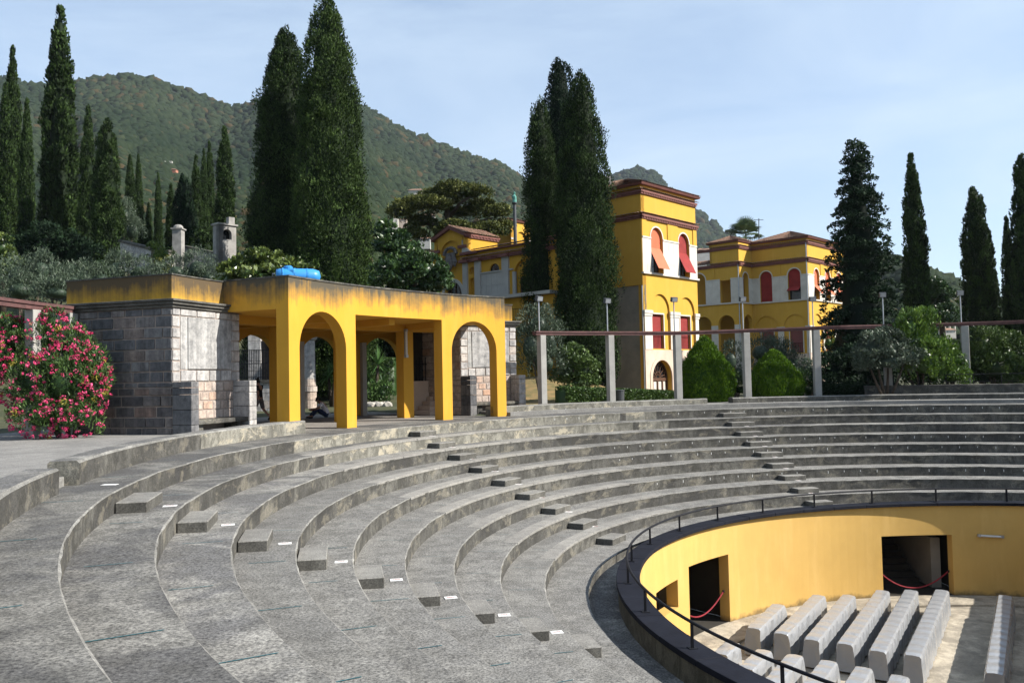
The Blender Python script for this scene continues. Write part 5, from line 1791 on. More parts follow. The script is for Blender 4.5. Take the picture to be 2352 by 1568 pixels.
def hill(name, label, line, D0, D1, e0px, ncrown, rcrown, seed, autumn=.25, pw=.75):
    g = np.random.default_rng(seed)
    xs = np.array([p[0] for p in line], float); ys = np.array([p[1] for p in line], float)
    cols = np.linspace(xs[0], xs[-1], 150)
    top = np.interp(cols, xs, ys)
    az = np.arctan((cols - 1176) / F)
    hz = 863 - .0212 * (cols - 1176)
    et = (hz - top) / F * np.cos(az)            # tangent of the elevation along that bearing
    eb = np.minimum((hz - e0px) / F * np.cos(az), et * .8)
    ph = g.uniform(0, 6.28, 10)
    def pos(ci, s):
        a = np.interp(ci, np.arange(150), az); t = np.interp(ci, np.arange(150), et); b0 = np.interp(ci, np.arange(150), eb)
        dd = D0 + (D1 - D0) * np.minimum(s, 1)
        e = b0 + (t - b0) * np.minimum(s, 1) ** pw
        fold = (np.sin(a * 23 + ph[0] + s * 2.2) + .6 * np.sin(a * 47 + ph[1] - s * 3) + .3 * np.sin(a * 90 + ph[2] + 5 * s)) * .012 * np.sin(np.pi * np.clip(s, 0, 1)) * 1.0
        z = dd * (e + fold) + EYE
        over = np.maximum(s - 1, 0)
        dd = dd + over * D1 * 1.2; z = z - over * D1 * .35
        return np.stack([dd * np.sin(a), dd * np.cos(a), z], -1)
    S = np.concatenate([np.linspace(0, 1, 26), [1.05, 1.2, 1.5]])
    rows = [[tuple(p) for p in pos(np.arange(150, dtype=float), np.full(150, s))] for s in S]
    low = [(p[0] * .93, p[1] * .93, -15) for p in rows[0]]
    tag(B().sheet([low] + rows).build(name, M['hill'], smooth=True), label, kind='structure')
    # tree crowns
    ci = g.uniform(0, 149, ncrown); s = g.uniform(0, 1.02, ncrown) ** .9
    P = pos(ci, s)
    dist = np.linalg.norm(P[:, :2], axis=1)
    r = rcrown * g.uniform(.6, 1.35, ncrown) * (dist / D1) ** .5
    t = (1 + 5 ** .5) / 2
    iv = np.array([(-1, t, 0), (1, t, 0), (-1, -t, 0), (1, -t, 0), (0, -1, t), (0, 1, t), (0, -1, -t), (0, 1, -t), (t, 0, -1), (t, 0, 1), (-t, 0, -1), (-t, 0, 1)]) / 1.9
    itf = np.array([(0, 11, 5), (0, 5, 1), (0, 1, 7), (0, 7, 10), (0, 10, 11), (1, 5, 9), (5, 11, 4), (11, 10, 2), (10, 7, 6), (7, 1, 8), (3, 9, 4), (3, 4, 2), (3, 2, 6), (3, 6, 8), (3, 8, 9), (4, 9, 5), (2, 4, 11), (6, 2, 10), (8, 6, 7), (9, 8, 1)])
    th = g.uniform(0, 6.28, ncrown); c, s_ = np.cos(th), np.sin(th)
    V = iv[None] * g.uniform(.7, 1.3, (ncrown, 12, 1)) * r[:, None, None]
    V2 = np.stack([V[..., 0] * c[:, None] - V[..., 1] * s_[:, None], V[..., 0] * s_[:, None] + V[..., 1] * c[:, None], V[..., 2] * g.uniform(.8, 1.25, (ncrown, 1))], -1)
    V2 += P[:, None, :] + np.array([0, 0, .25]) * r[:, None, None]
    fc = itf[None] + (np.arange(ncrown) * 12)[:, None, None]
    zone = np.sin(az.mean() + P[:, 0] / D1 * 17 + 2) * .5 + np.sin(P[:, 2] / D1 * 60 + P[:, 0] / D1 * 25) * .5
    tint = np.clip(.15 + .18 * g.random(ncrown) + .12 * zone + (g.random(ncrown) < autumn * (.35 + .5 * (zone > 0) + .5 * (s < .45))) * g.uniform(.25, .8, ncrown), 0, 1)
    tv = np.clip(np.repeat(tint, 12) + g.normal(size=ncrown * 12) * .05, 0, 1)
    me = np_mesh('wood', V2.reshape(-1, 3), fc.reshape(-1, 3), tv)
    tag(link('wood', me, L_['wood']), 'tree canopy covering the ' + label, kind='stuff')


hill('hill', 'long wooded mountain ridge behind the gardens', SKY_MAIN, 130, 1250, 640, 30000, 6.0, 5, .13)
hill('hill', 'distant pointed wooded hill behind the tower house', SKY_FAR, 500, 1900, 720, 6000, 8.5, 6, .10)
hill('hill', 'low wooded slope at the right behind the conifer', SKY_NEAR, 220, 620, 780, 4500, 3.8, 8, .13)

# air: pale haze that fades the ridge
hz_ = B().box(-1700, 1700, -60, 2050, -16, 640)
m_, nt_, b_ = _nt('haze_air')
nt_.nodes.remove(b_)
pv_ = nt_.nodes.new("ShaderNodeVolumePrincipled")
pv_.inputs["Color"].default_value = (.80, .88, 1, 1)
pv_.inputs["Density"].default_value = .00006
pv_.inputs["Anisotropy"].default_value = .2
nt_.links.new(pv_.outputs[0], nt_.nodes["Material Output"].inputs["Volume"])
tag(hz_.build('haze', m_), 'thin summer haze filling the air between the theatre and the hills', kind='stuff')

# far houses on the slopes
def hill_depth(x, y, line=SKY_MAIN, D0=130, D1=1250, e0px=640, pw=.75):
    hz = 863 - .0212 * (x - 1176); c = math.cos(math.atan((x - 1176) / F))
    et = (hz - np.interp(x, *zip(*line))) / F * c; e = (hz - y) / F * c; eb = min((hz - e0px) / F * c, et * .8)
    s_ = max(0, (e - eb) / (et - eb)) ** (1 / pw)
    return float((D0 + (D1 - D0) * s_) * c - 8)


def far_house(label, x, y, Y, w, h, wall='housewall', roof=True, wins=3):
    """x, y = left foot of the wall in the photo; w, h in photo points"""
    if Y is None: Y = hill_depth(x + w / 2, y)
    p = at(x, y, Y); W = w / F * Y; H = h / F * Y
    t = thing('far_house', label, 'house', p, 'houses on the far slopes')
    mp = lambda u, z, d: (p[0] + u, p[1] + d, p[2] + z)
    ops = [Op(W * (k + .3) / wins, W * (k + .62) / wins, H * .42, H * .78) for k in range(wins)]
    wall_openings(mp, 0, W, -H, H, .3, ops).build('wall', M[wall], t)
    ubox(mp, 0, W, -H, H, .32, W * .7).build('body', M[wall], t)
    if roof:
        ov = W * .06
        A = [mp(-ov, H, -ov), mp(W + ov, H, -ov), mp(W + ov, H, W * .7 + ov), mp(-ov, H, W * .7 + ov), mp(W * .2, H + W * .16, W * .35), mp(W * .8, H + W * .16, W * .35)]
        B().add(A, [(0, 1, 5, 4), (1, 2, 5), (2, 3, 4, 5), (3, 0, 4), (3, 2, 1, 0)]).build('roof', M['tile'], t)
far_house('pale villa with tiled roof on the slope above the umbrella pine', 938, 446, None, 34, 9, wins=5)
far_house('small cream cottage on the slope right of the great cypresses', 866, 460, None, 14, 7, wins=2)
far_house('white house half hidden behind the left of the umbrella pine', 898, 516, 230, 16, 14, 'white_stone', False, 2)
far_house('pinkish house behind the left branches of the umbrella pine', 916, 516, 235, 18, 12, 'pink_stone', True, 2)
far_house('long white house behind the middle of the umbrella pine', 968, 503, 260, 30, 9, 'white_stone', True, 4)
far_house('pale house below the umbrella pine', 962, 560, 160, 26, 12, 'pale_stone', True, 3)
far_house('orange walled house far up the left slope', 384, 393, None, 20, 4, 'old_pink', True, 3)
far_house('white house far up the left slope', 372, 373, None, 8, 3, 'pale_stone', False, 2)
far_house('second white house far up the left slope', 388, 373, None, 7, 3, 'pale_stone', False, 2)
far_house('grey stone house on the hill between tower house and villa', 1602, 588, 420, 34, 14, 'pale_stone', True, 3)
far_house('brown roofed house right of the tower house', 1600, 612, 200, 24, 8, 'pale_stone', True, 2)
far_house('pale lakeside house seen under the pergola at the right', 2166, 768, 170, 30, 10, 'white_stone', True, 4)
for k, x in enumerate((2170, 2181, 2193)):
    p = at(x, 757, 172); q = at(x, 747, 172)
    t = thing('white_pole', 'small white pole above the lakeside house, %s of three' % ORD[k + 1], 'pole', p, 'white poles by the lake')
    B().tube([p, q], .18, 6).build('shaft', M['white_stone'], t)

# ================================================================== trees
def gz(x, y): return ground_z(x, y)
def hgt(x, ytop, Y):
    p = at(x, ytop, Y)
    return p, p[2] - gz(p[0], p[1])


def unique_cypress(label, x, ytop, hw, Y, shape, clumps, nl, leaf, cs, seed, mat, rough=.14, lean=0.0, extra=0.0, group='cypresses'):
    p, H = hgt(x, ytop, Y)
    g = gz(p[0], p[1])
    me = cypress_mesh('crown', H, hw / F * Y, shape, clumps, nl, leaf, cs, seed, rough, lean)
    return plant_from('cypress', label, 'cypress tree', (p[0] - lean * H, p[1], g), me, L_[mat], [([(0, 0, -.4), (0, 0, H * .25), (lean * H * .7, 0, H * .7)], [.34, .26, .08])], group)


unique_cypress('massive broad cypress left of the pair behind the pavilion', 655, 70, 84, 55, 'fat', 1350, 66, .165, .54, 11, 'cyp', .12, extra=0)
unique_cypress('tallest cypress, right of the pair, touching the top of the photo', 752, -6, 90, 51.5, 'fat', 1400, 68, .16, .50, 12, 'cyp_lit', .12)
unique_cypress('shortest and leftmost of the three dark cypresses beside the tower house', 1238, 228, 36, 57, 'blunt', 700, 56, .15, .42, 13, 'cyp', .13)
unique_cypress('tallest of the three dark cypresses beside the tower house', 1284, 133, 48, 59, 'blunt', 800, 56, .155, .45, 14, 'cyp_dark', .12)
unique_cypress('rightmost of the three cypresses, leaning against the tower house', 1334, 168, 66, 54, 'fat', 1050, 60, .155, .46, 15, 'cyp', .14)

CYV = [cypress_mesh('crown', 15, 1.0, 'slim', 520, 40, .20, .30, 31 + k, .13) for k in range(3)]
CYB = cypress_mesh('crown', 15, 1.0, 'blunt', 520, 40, .20, .30, 41, .13)
CYW = cypress_mesh('crown', 12, 1.6, 'fat', 520, 40, .24, .38, 42, .18)
for m_ in CYV: m_.materials.append(L_['cyp'])
CYB.materials.append(L_['cyp']); CYW.materials.append(L_['cyp_dark'])
first_mat = {}
def shared_cypress(label, x, ytop, hw, Y, v, rot, base=None):
    p, H = hgt(x, ytop, Y); g = gz(p[0], p[1])
    R0 = 1.6 if v is CYW else 1.0; H0 = 12 if v is CYW else 15
    R = hw / F * Y
    t = thing('cypress', label, 'cypress tree', (p[0], p[1], g), 'cypresses')
    o = bpy.data.objects.new('crown', v); COL.objects.link(o); o.parent = t
    o.scale = (R / R0, R / R0, H / H0); o.rotation_euler = (0, 0, rot)
    b = B().tube([(0, 0, -.5), (0, 0, H * .3)], [.22, .12], 7).build('trunk', M['bark'], t)
    b.location = (0, 0, 0)


LEFT = [(14, 190, 27, 68, 'leftmost dark cypress cut by the left frame edge'), (30, 107, 25, 73, 'tall thin cypress behind the leftmost one'), (62, 227, 20, 66, 'slim cypress left of the very tall one'),
        (138, 14, 44, 70, 'very tall slender cypress dominating the left side'), (202, 243, 24, 68, 'slim cypress just right of the very tall left one'), (246, 274, 28, 64, 'dense cypress ending the left group above the grey wall')]
for k, (x, y, hw, Y, l) in enumerate(LEFT): shared_cypress(l, x, y, hw, Y, CYV[k % 3] if k != 5 else CYB, k * 1.3)
MIDL = [(299, 356, 17, 85, 'left one of a pair of small distant cypresses'), (318, 354, 13, 88, 'right one of a pair of small distant cypresses'), (363, 395, 11, 92, 'single thin distant cypress between the pair and the gate'),
        (341, 465, 11, 88, 'lowest small distant cypress beside the single thin one'), (392, 421, 15, 80, 'dark small cypress left of the broad conifer'), (450, 355, 17, 80, 'distant cypress right of the broad conifer'),
        (468, 342, 13, 84, 'narrow distant cypress squeezed in its cluster'), (481, 325, 15, 86, 'taller distant cypress left of the gateway'), (516, 290, 27, 76, 'tallest distant cypress standing over the gateway')]
for k, (x, y, hw, Y, l) in enumerate(MIDL): shared_cypress(l, x, y, hw, Y, CYV[(k + 1) % 3], k * .9 + .4)
shared_cypress('broad dark conifer among the distant cypresses', 422, 396, 27, 78, CYW, .3)
RIGHT = [(2092, 352, 33, 60, CYV[0], 'slender cypress right of the ragged conifer'), (2236, 432, 30, 62, CYB, 'blunt cypress at the right, left of the dark group'), (2270, 528, 22, 64, CYV[1], 'short dark cypress right of the blunt one'),
         (2311, 497, 20, 60, CYV[2], 'narrow dark cypress near the right frame edge'), (2349, 356, 30, 58, CYB, 'tall dark cypress cut by the right frame edge'), (2330, 560, 24, 61, CYV[1], 'lowest dark cypress between the two at the right edge')]
for k, (x, y, hw, Y, v, l) in enumerate(RIGHT): shared_cypress(l, x, y, hw, Y, v, k * 1.7)


# ragged conifer: drooping layered boughs
def conifer(label, x, ytop, hw, Y, seed):
    global rng
    p, H = hgt(x, ytop, Y); g = gz(p[0], p[1]); R = hw / F * Y
    rng = np.random.default_rng(seed)
    Cs, Os, Ss, Ts = [], [], [], []
    for k in range(330):
        t = rng.uniform(.06, 1) ** .95
        L = R * (1 - t) ** .62 * rng.uniform(.66, 1.10) + .25
        a = rng.uniform(0, 6.28); z = t * H
        n = max(2, int(L / .38))
        for j in range(n):
            q = (j + .7) / n
            Cs.append((math.cos(a) * L * q + rng.normal() * .1, math.sin(a) * L * q + rng.normal() * .1, z + .35 * q * L * .35 - .45 * q * q * L * .55 + rng.normal() * .08))
            Os.append((math.cos(a) * .6, math.sin(a) * .6, .6)); Ss.append(.42 * (1.15 - .4 * q)); Ts.append(np.clip(rng.normal(.35 + .25 * q, .15), 0, 1))
    cv, cf = lathe_core([(max(.03, R * (1 - t) ** .7 * .55), .06 * H + t * H * .9) for t in np.linspace(0, 1, 14)], 10, .3, seed)
    me = leaf_mesh('crown', np.array(Cs), np.array(Os), np.array(Ss), 26, .24, .65, .15, .42, np.array(Ts), .6, core=(cv, cf))
    plant_from('conifer', label, 'conifer tree', (p[0], p[1], g), me, L_['cyp_dark'], [([(0, 0, -.3), (0, 0, H * .5), (0, 0, H * .97)], [.35, .2, .04])])
conifer('ragged dark conifer standing right of the yellow villa', 1964, 334, 104, 52, 21)


# umbrella pine
def bough_tree(name, label, cat, x, Y, ybase, trunk, lobes, mat, leaf, cs, per, nl, seed, tmat='bark', elong=.6, group=None, updir=.3, aspect=.5, core=True, tl=(.45, .22), jit=.5):
    """lobes given as (px, py, half width px, half height px, depth offset m)"""
    p = at(x, ybase, Y)
    g = gz(p[0], p[1])
    k = Y / F
    LB = [(((lx - x) * k, dy, at(lx, ly, Y)[2] - g), (hw * k, hw * k * .8, hh * k)) for lx, ly, hw, hh, dy in lobes]
    me = blob_mesh('crown', LB, per, nl, leaf, cs, elong, updir, aspect, seed, jit, core, tl=tl)
    tr = []
    for pts, rad in trunk: tr.append(([((px - x) * k, dy, at(px, py, Y)[2] - g) for px, py, dy in pts], rad))
    return plant_from(name, label, cat, (p[0], p[1], g), me, L_[mat], tr, group, tmat=tmat)


bough_tree('umbrella_pine', 'spreading umbrella pine with layered crown behind the gabled house', 'pine tree', 1035, 74, 600,
           [([(1030, 640, 0), (1034, 560, 0), (1033, 505, 0), (1025, 465, 0)], [.45, .40, .33, .18]), ([(1034, 545, 0), (1080, 515, 0), (1135, 500, 0)], [.25, .17, .08]), ([(1033, 530, 0), (985, 512, .5), (935, 490, .8)], [.25, .17, .08]), ([(1033, 500, 0), (1060, 470, -.6), (1095, 450, -.9)], [.2, .14, .06])],
           [(960, 470, 55, 16, .4), (925, 492, 30, 13, -.4), (1005, 450, 46, 17, 1), (1045, 437, 40, 15, 0), (1085, 450, 42, 16, -.6), (1110, 475, 32, 14, .5), (1145, 490, 34, 15, 0), (1160, 520, 24, 13, .6), (1000, 475, 36, 13, -1.4), (1060, 485, 36, 12, 1.5), (1125, 535, 36, 14, -.8), (1045, 528, 42, 13, -.8), (965, 510, 36, 13, .6), (945, 540, 36, 13, .2), (1100, 558, 30, 12, 0)],
           'pine', .24, .50, 40, 40, 51, elong=.7, updir=.55, tl=(.5, .25))
bough_tree('broadleaf_tree', 'dark glossy broadleaf tree between the great cypress and the gabled house', 'tree', 930, 46, 690,
           [([(925, 760, 0), (930, 690, 0), (932, 620, 0)], [.3, .24, .12]), ([(930, 690, 0), (965, 640, -.3)], [.16, .07]), ([(930, 690, 0), (900, 630, .3)], [.16, .07])],
           [(905, 560, 38, 34, .4), (935, 600, 52, 40, 0), (975, 625, 46, 34, -.5), (1010, 650, 34, 24, -.3), (900, 640, 46, 38, -.6), (950, 665, 60, 26, .2), (885, 530, 20, 26, .8)],
           'broad', .26, .36, 34, 36, 52, tl=(.42, .25))
bough_tree('magnolia', 'light green magnolia showing over the pavilion roof', 'tree', 600, 35, 690,
           [([(600, 760, 0), (600, 690, 0), (598, 640, 0)], [.25, .2, .1])],
           [(530, 628, 34, 24, .2), (575, 610, 40, 28, 0), (612, 598, 36, 30, -.3), (655, 618, 42, 24, .2), (695, 628, 30, 18, .4), (600, 640, 80, 22, -.4)],
           'magnolia', .25, .26, 46, 34, 53, tl=(.52, .26))


# shrubs ---------------------------------------------------------------
def shrub(name, label, cat, x, yb, Y, lobes, mat, leaf, cs, per, nl, seed, elong=1.0, updir=.4, aspect=.4, group=None, tl=(.45, .22), jit=.5, zb=None, stem='stem'):
    p = at(x, yb, Y); k = Y / F
    zb_ = gz(p[0], p[1]) if zb is None else zb
    LB = [(((lx - x) * k, dy, at(lx, ly, Y)[2] - zb_), (hw * k, hw * k * .85, hh * k)) for lx, ly, hw, hh, dy in lobes]
    me = blob_mesh('foliage', LB, per, nl, leaf, cs, elong, updir, aspect, seed, jit, tl=tl)
    top = max(c[2] for c, r in LB)
    tr = [([(0, 0, -.2), (c[0] * .5, c[1] * .5, c[2] * .4), c], [.09, .06, .03]) for c, r in LB[:4]]
    b = B()
    t = thing(name, label, cat, (p[0], p[1], zb_), group)
    o = link('foliage', me, L_[mat], t, True)
    for pts, rad in tr: b.tube(pts, rad, 6)
    s = b.build(stem, M['bark'], t, True); s.location = (0, 0, 0); s['kind'] = 'stuff'
    return t


OLV = dict(mat='olive', leaf=.17, cs=.34, per=34, nl=44, elong=1.3, updir=.7, aspect=.22)
shrub('olive_tree', 'silvery olive bush at the far left behind the pergola beam', 'olive tree', 60, 700, 44, [(40, 640, 45, 55, 0), (80, 620, 36, 42, .5), (60, 670, 55, 35, -.5)], seed=61, **OLV)
shrub('olive_tree', 'silvery olive bush left of the dark ashlar block', 'olive tree', 135, 700, 42, [(120, 655, 34, 38, 0), (155, 650, 32, 35, .4), (140, 675, 44, 25, -.4)], seed=62, **OLV)
shrub('olive_tree', 'olive bush above the left end of the ashlar block', 'olive tree', 205, 690, 46, [(190, 640, 36, 38, 0), (225, 645, 36, 36, .4)], seed=63, **OLV)
shrub('olive_tree', 'wide olive bush above the corner of the ashlar block', 'olive tree', 300, 690, 48, [(270, 622, 34, 40, 0), (315, 628, 40, 36, .3), (350, 640, 30, 26, 0)], seed=64, **OLV)
shrub('olive_tree', 'olive bush below the gate pillar', 'olive tree', 430, 680, 46, [(405, 628, 36, 34, 0), (450, 618, 42, 40, .3), (480, 640, 30, 24, 0)], seed=65, **OLV)
shrub('olive_tree', 'grey olive crown high between the left and middle cypresses', 'olive tree', 288, 600, 72, [(285, 500, 26, 40, 0), (300, 530, 26, 36, .4)], seed=66, **OLV)
shrub('olive_tree', 'tall grey olive right of the pavilion, behind the first post', 'olive tree', 1245, 885, 45, [(1240, 750, 42, 46, 0), (1262, 790, 40, 60, .4), (1222, 800, 34, 56, -.3), (1250, 835, 46, 42, 0)], seed=67, **OLV)
shrub('olive_tree', 'low olive bush between the two round thujas', 'olive tree', 1690, 895, 52, [(1680, 830, 26, 40, 0), (1700, 860, 24, 34, .3)], seed=68, **OLV)
shrub('olive_tree', 'broad olive bush behind the right round thuja', 'olive tree', 1775, 895, 54, [(1750, 810, 40, 34, 0), (1795, 815, 40, 36, .3), (1820, 840, 28, 36, 0), (1775, 850, 56, 36, 0)], seed=69, **OLV)
shrub('bush', 'olive green bush with brownish tips below the three cypresses', 'bush', 1320, 895, 46, [(1318, 825, 34, 34, 0), (1340, 855, 34, 34, -.3), (1298, 860, 30, 30, 0), (1330, 880, 44, 20, -.4)], 'bush', .20, .30, 40, 40, 71, .7, .2, .4, tl=(.6, .25))
shrub('bush', 'small dark bush at the foot of the tower house', 'bush', 1385, 905, 56, [(1380, 860, 22, 26, 0), (1372, 885, 26, 18, 0)], 'cyp', .20, .3, 40, 36, 72, 1, .6, .4)


def thuja(label, x, ytop, ybot, hw, Y, seed):
    global rng
    rng = np.random.default_rng(seed)
    p = at(x, ybot, Y); k = Y / F; H = (ybot - ytop) * k; R = hw * k; zb = gz(p[0], p[1])
    n = 900
    t = rng.uniform(0, 1, n); a = rng.uniform(0, 6.28, n)
    pr = np.interp(t, [0, .08, .22, .45, .62, .8, .93, 1], [.62, .85, 1, .93, .74, .44, .2, .04])
    r = R * pr * rng.uniform(.92, 1.02, n) * (1 + .05 * np.sin(3 * a + 5 * t) + .04 * np.sin(5 * a - 9 * t))
    C = np.stack([r * np.cos(a), r * np.sin(a), t * H], 1)
    O = np.stack([np.cos(a), np.sin(a), .3 + t], 1)
    cor = [(max(.03, R * np.interp(q, [0, .08, .22, .45, .62, .8, .93, 1], [.62, .85, 1, .93, .74, .44, .2, .04]) * .88), q * H * .97) for q in np.linspace(0, 1, 14)]
    me = leaf_mesh('foliage', C, O, np.full(n, .17) * rng.uniform(.7, 1.3, n), 34, .11, 1.3, 1.1, .4, np.clip(rng.normal(.5, .2, n), 0, 1), .3, core=lathe_core(cor, 16, .06, seed))
    plant_from('round_thuja', label, 'thuja', (p[0], p[1], zb), me, L_['thuja'], [([(0, 0, -.3), (0, 0, H * .4)], [.12, .08])], 'round clipped thujas', cname='foliage')
thuja('bright green egg shaped thuja left of the fourth pergola post', 1622, 774, 918, 60, 41.5, 81)
thuja('darker egg shaped thuja right of the fourth pergola post', 1780, 802, 912, 58, 41.5, 82)

shrub('bush', 'rounded grey leaved bush below the ragged conifer', 'bush', 2035, 870, 39.6, [(2010, 800, 40, 36, 0), (2050, 790, 44, 36, .3), (2085, 815, 32, 32, 0), (1990, 830, 34, 30, -.2), (2040, 830, 66, 30, -.3)], 'grey', .18, .26, 50, 40, 73, .8, .3, .35)
shrub('laurel', 'yellow green laurel rising over the pergola beam', 'bush', 2115, 885, 40.2, [(2100, 760, 30, 50, 0), (2130, 750, 30, 44, .3), (2075, 800, 34, 50, .2), (2120, 830, 50, 56, -.2), (2155, 840, 36, 50, 0)], 'lime', .17, .24, 56, 40, 74, 1.3, .9, .4)
shrub('laurel', 'lower laurel left of the last visible post', 'bush', 2185, 885, 40.5, [(2170, 825, 30, 44, 0), (2200, 835, 28, 44, .2), (2185, 865, 40, 26, 0)], 'lime', .16, .24, 56, 40, 75, 1.2, .8, .4, tl=(.38, .2))
shrub('bush', 'large mixed green bush at the right frame edge', 'bush', 2290, 885, 41.5, [(2260, 790, 44, 36, 0), (2310, 800, 46, 42, .3), (2345, 830, 40, 50, 0), (2275, 845, 56, 42, -.3), (2330, 860, 50, 32, -.4), (2240, 830, 30, 40, -.2)], 'bush', .18, .26, 50, 42, 76, .9, .3, .4)
shrub('hedge', 'dark shaded shrubbery left of the raised wall', 'hedge', 1960, 905, 43, [(1915, 860, 40, 44, 0), (1965, 850, 44, 56, .3), (2010, 870, 40, 40, -.3), (1900, 885, 40, 24, -.4), (1985, 890, 60, 22, -.6)], 'cyp_dark', .19, .28, 44, 38, 77, .9, .3, .4)
shrub('bush', 'small pinkish flowering shrub between the thujas', 'bush', 1690, 912, 41.5, [(1688, 880, 18, 22, 0), (1700, 895, 20, 16, 0)], 'cyp', .13, .2, 50, 34, 78)
bough_tree('broadleaf_tree', 'dark broadleaf tree beyond the slender cypress at the right', 'tree', 2165, 78, 760, [([(2165, 790, 0), (2165, 720, 0), (2165, 690, 0)], [.3, .22, .1])], [(2150, 670, 26, 34, 0), (2175, 690, 30, 32, .5), (2160, 725, 40, 30, 0)], 'broad', .3, .42, 30, 34, 79, tl=(.3, .2))
bough_tree('broadleaf_tree', 'yellowish broadleaf tree at the left frame edge', 'tree', 5, 50, 660, [([(5, 720, 0), (5, 620, 0)], [.25, .1])], [(0, 570, 30, 34, 0), (12, 610, 28, 36, .3), (-10, 640, 40, 40, 0)], 'magnolia', .22, .3, 36, 34, 80, tl=(.42, .22))
shrub('bush', 'dark shrubbery under the left cypresses', 'bush', 130, 640, 60, [(100, 560, 40, 50, 0), (150, 575, 44, 46, .5), (60, 580, 40, 44, 0), (195, 590, 36, 36, 0)], 'cyp_dark', .24, .4, 26, 36, 83, .9, .4, .4)
shrub('creeper', 'bright green creeper hanging over the grey garden wall', 'creeper', 356, 605, 56.5, [(350, 575, 16, 18, 0), (362, 592, 18, 22, -.2), (380, 585, 16, 14, 0)], 'vine', .16, .24, 60, 30, 84)
shrub('bush', 'reddish brown shrub right of the creeper', 'bush', 385, 640, 50, [(380, 612, 16, 20, 0), (390, 630, 18, 16, 0)], 'pine', .16, .22, 50, 30, 85, tl=(.8, .15))
shrub('bush', 'dark bush above the gateway wall', 'bush', 465, 600, 64, [(460, 560, 20, 24, 0), (475, 570, 18, 20, 0)], 'cyp', .22, .3, 40, 34, 86)
for k, (x, y, hw) in enumerate(((1860, 850, 26), (1845, 880, 20))):
    shrub('bush', ('grey green bush at the villa wall left of the fifth post', 'low dark bush at the foot of the fifth post')[k], 'bush', x, 905, 50 - k * 6, [(x, y, hw, 26, 0), (x + 12, y + 18, hw, 20, 0)], 'olive' if k == 0 else 'hedge', .16, .26, 46, 34, 87 + k)
shrub('bush', 'feathery light green shrub right of the fifth post', 'bush', 1915, 850, 56, [(1905, 790, 16, 26, 0), (1925, 800, 20, 24, 0)], 'lime', .14, .22, 46, 30, 89, updir=.8)


# clipped hedge along the path below the tower house
def hedge(label, x0, x1, y0a, y1a, ytop0, ytop1, Y0, Y1, seed, d=.9, mat='hedge'):
    global rng
    rng = np.random.default_rng(seed)
    a = np.array(at(x0, y0a, Y0)); b_ = np.array(at(x1, y1a, Y1)); za, zb = at(x0, ytop0, Y0)[2], at(x1, ytop1, Y1)[2]
    n = 900; t = rng.uniform(0, 1, n); f = rng.uniform(0, 1, n); side = rng.random(n)
    L = np.linalg.norm(b_[:2] - a[:2]); u = (b_ - a) / L; nv = np.array([-u[1], u[0], 0])
    top = za + (zb - za) * t; bot = a[2] + (b_[2] - a[2]) * t - .1
    P = a + (b_ - a) * t[:, None]
    front = side < .55
    P[:, 2] = np.where(front, bot + (top - bot) * f, top)
    off = np.where(front, 0.0, f * d)
    P = P + nv * off[:, None]
    O = np.where(front[:, None], -nv + np.array([0, 0, .2]), np.array([0, 0, 1.0]))
    q = a.copy()
    cb = []
    for s in (0, 1):
        base = a if s == 0 else b_; zt = za if s == 0 else zb
        for o_, z in ((.06, base[2] - .2), (.06, zt - .05), (d, zt - .05), (d, base[2] - .2)):
            c = base + nv * o_; cb.append((c[0], c[1], z))
    core = (np.array(cb) - q, np.array([(0, 1, 5, 4), (1, 2, 6, 5), (2, 3, 7, 6), (0, 3, 2, 1), (4, 5, 6, 7)]))
    me = leaf_mesh('foliage', P - q, O, np.full(n, .14), 26, .10, 1, .2, .55, np.clip(rng.normal(.45, .2, n), 0, 1), .6, core=core)
    t_ = thing('hedge', label, 'hedge', tuple(q)); link('foliage', me, L_[mat], t_, True)
hedge('clipped low hedge running from the bank to the tower house door', 1302, 1550, 920, 912, 893, 902, 42, 47, 91)
hedge('clipped hedge seen through the arches behind the yuccas', 716, 905, 905, 900, 822, 826, 52, 52, 92, 1.2)
hedge('low dark hedge along the base of the fifth post', 1880, 2040, 905, 904, 888, 890, 41, 41, 93, .8, 'cyp_dark')
hb = at(1424, 915, 43.2)
bn = thing('litter_bin', 'dark metal litter bin in front of the clipped hedge', 'bin', (hb[0], hb[1], hb[2] - .35))
B().lathe((hb[0], hb[1], hb[2] - .35), [(.2, 0), (.22, .3), (.24, .75)], 14).build('body', M['bin'], bn)
B().lathe((hb[0], hb[1], hb[2] + .405), [(.26, 0), (.26, .04), (.1, .06)], 14).build('lid', M['bin'], bn)
# small iron fence seen between thuja and fifth post
fx = at(1838, 900, 47); fn = thing('garden_fence', 'small iron fence between the right thuja and the fifth post', 'fence', fx)
b = B(); fz = gz(fx[0], fx[1])
for k in range(16): b.bar((fx[0] - .6 + k * .13, fx[1], fz), (fx[0] - .6 + k * .13, fx[1], fz + 1.25), .025)
b.build('picket', M['iron'], fn)['kind'] = 'stuff'
B().bar((fx[0] - .65, fx[1], fz + 1.1), (fx[0] + 1.4, fx[1], fz + 1.1), .03).build('rail', M['iron'], fn)


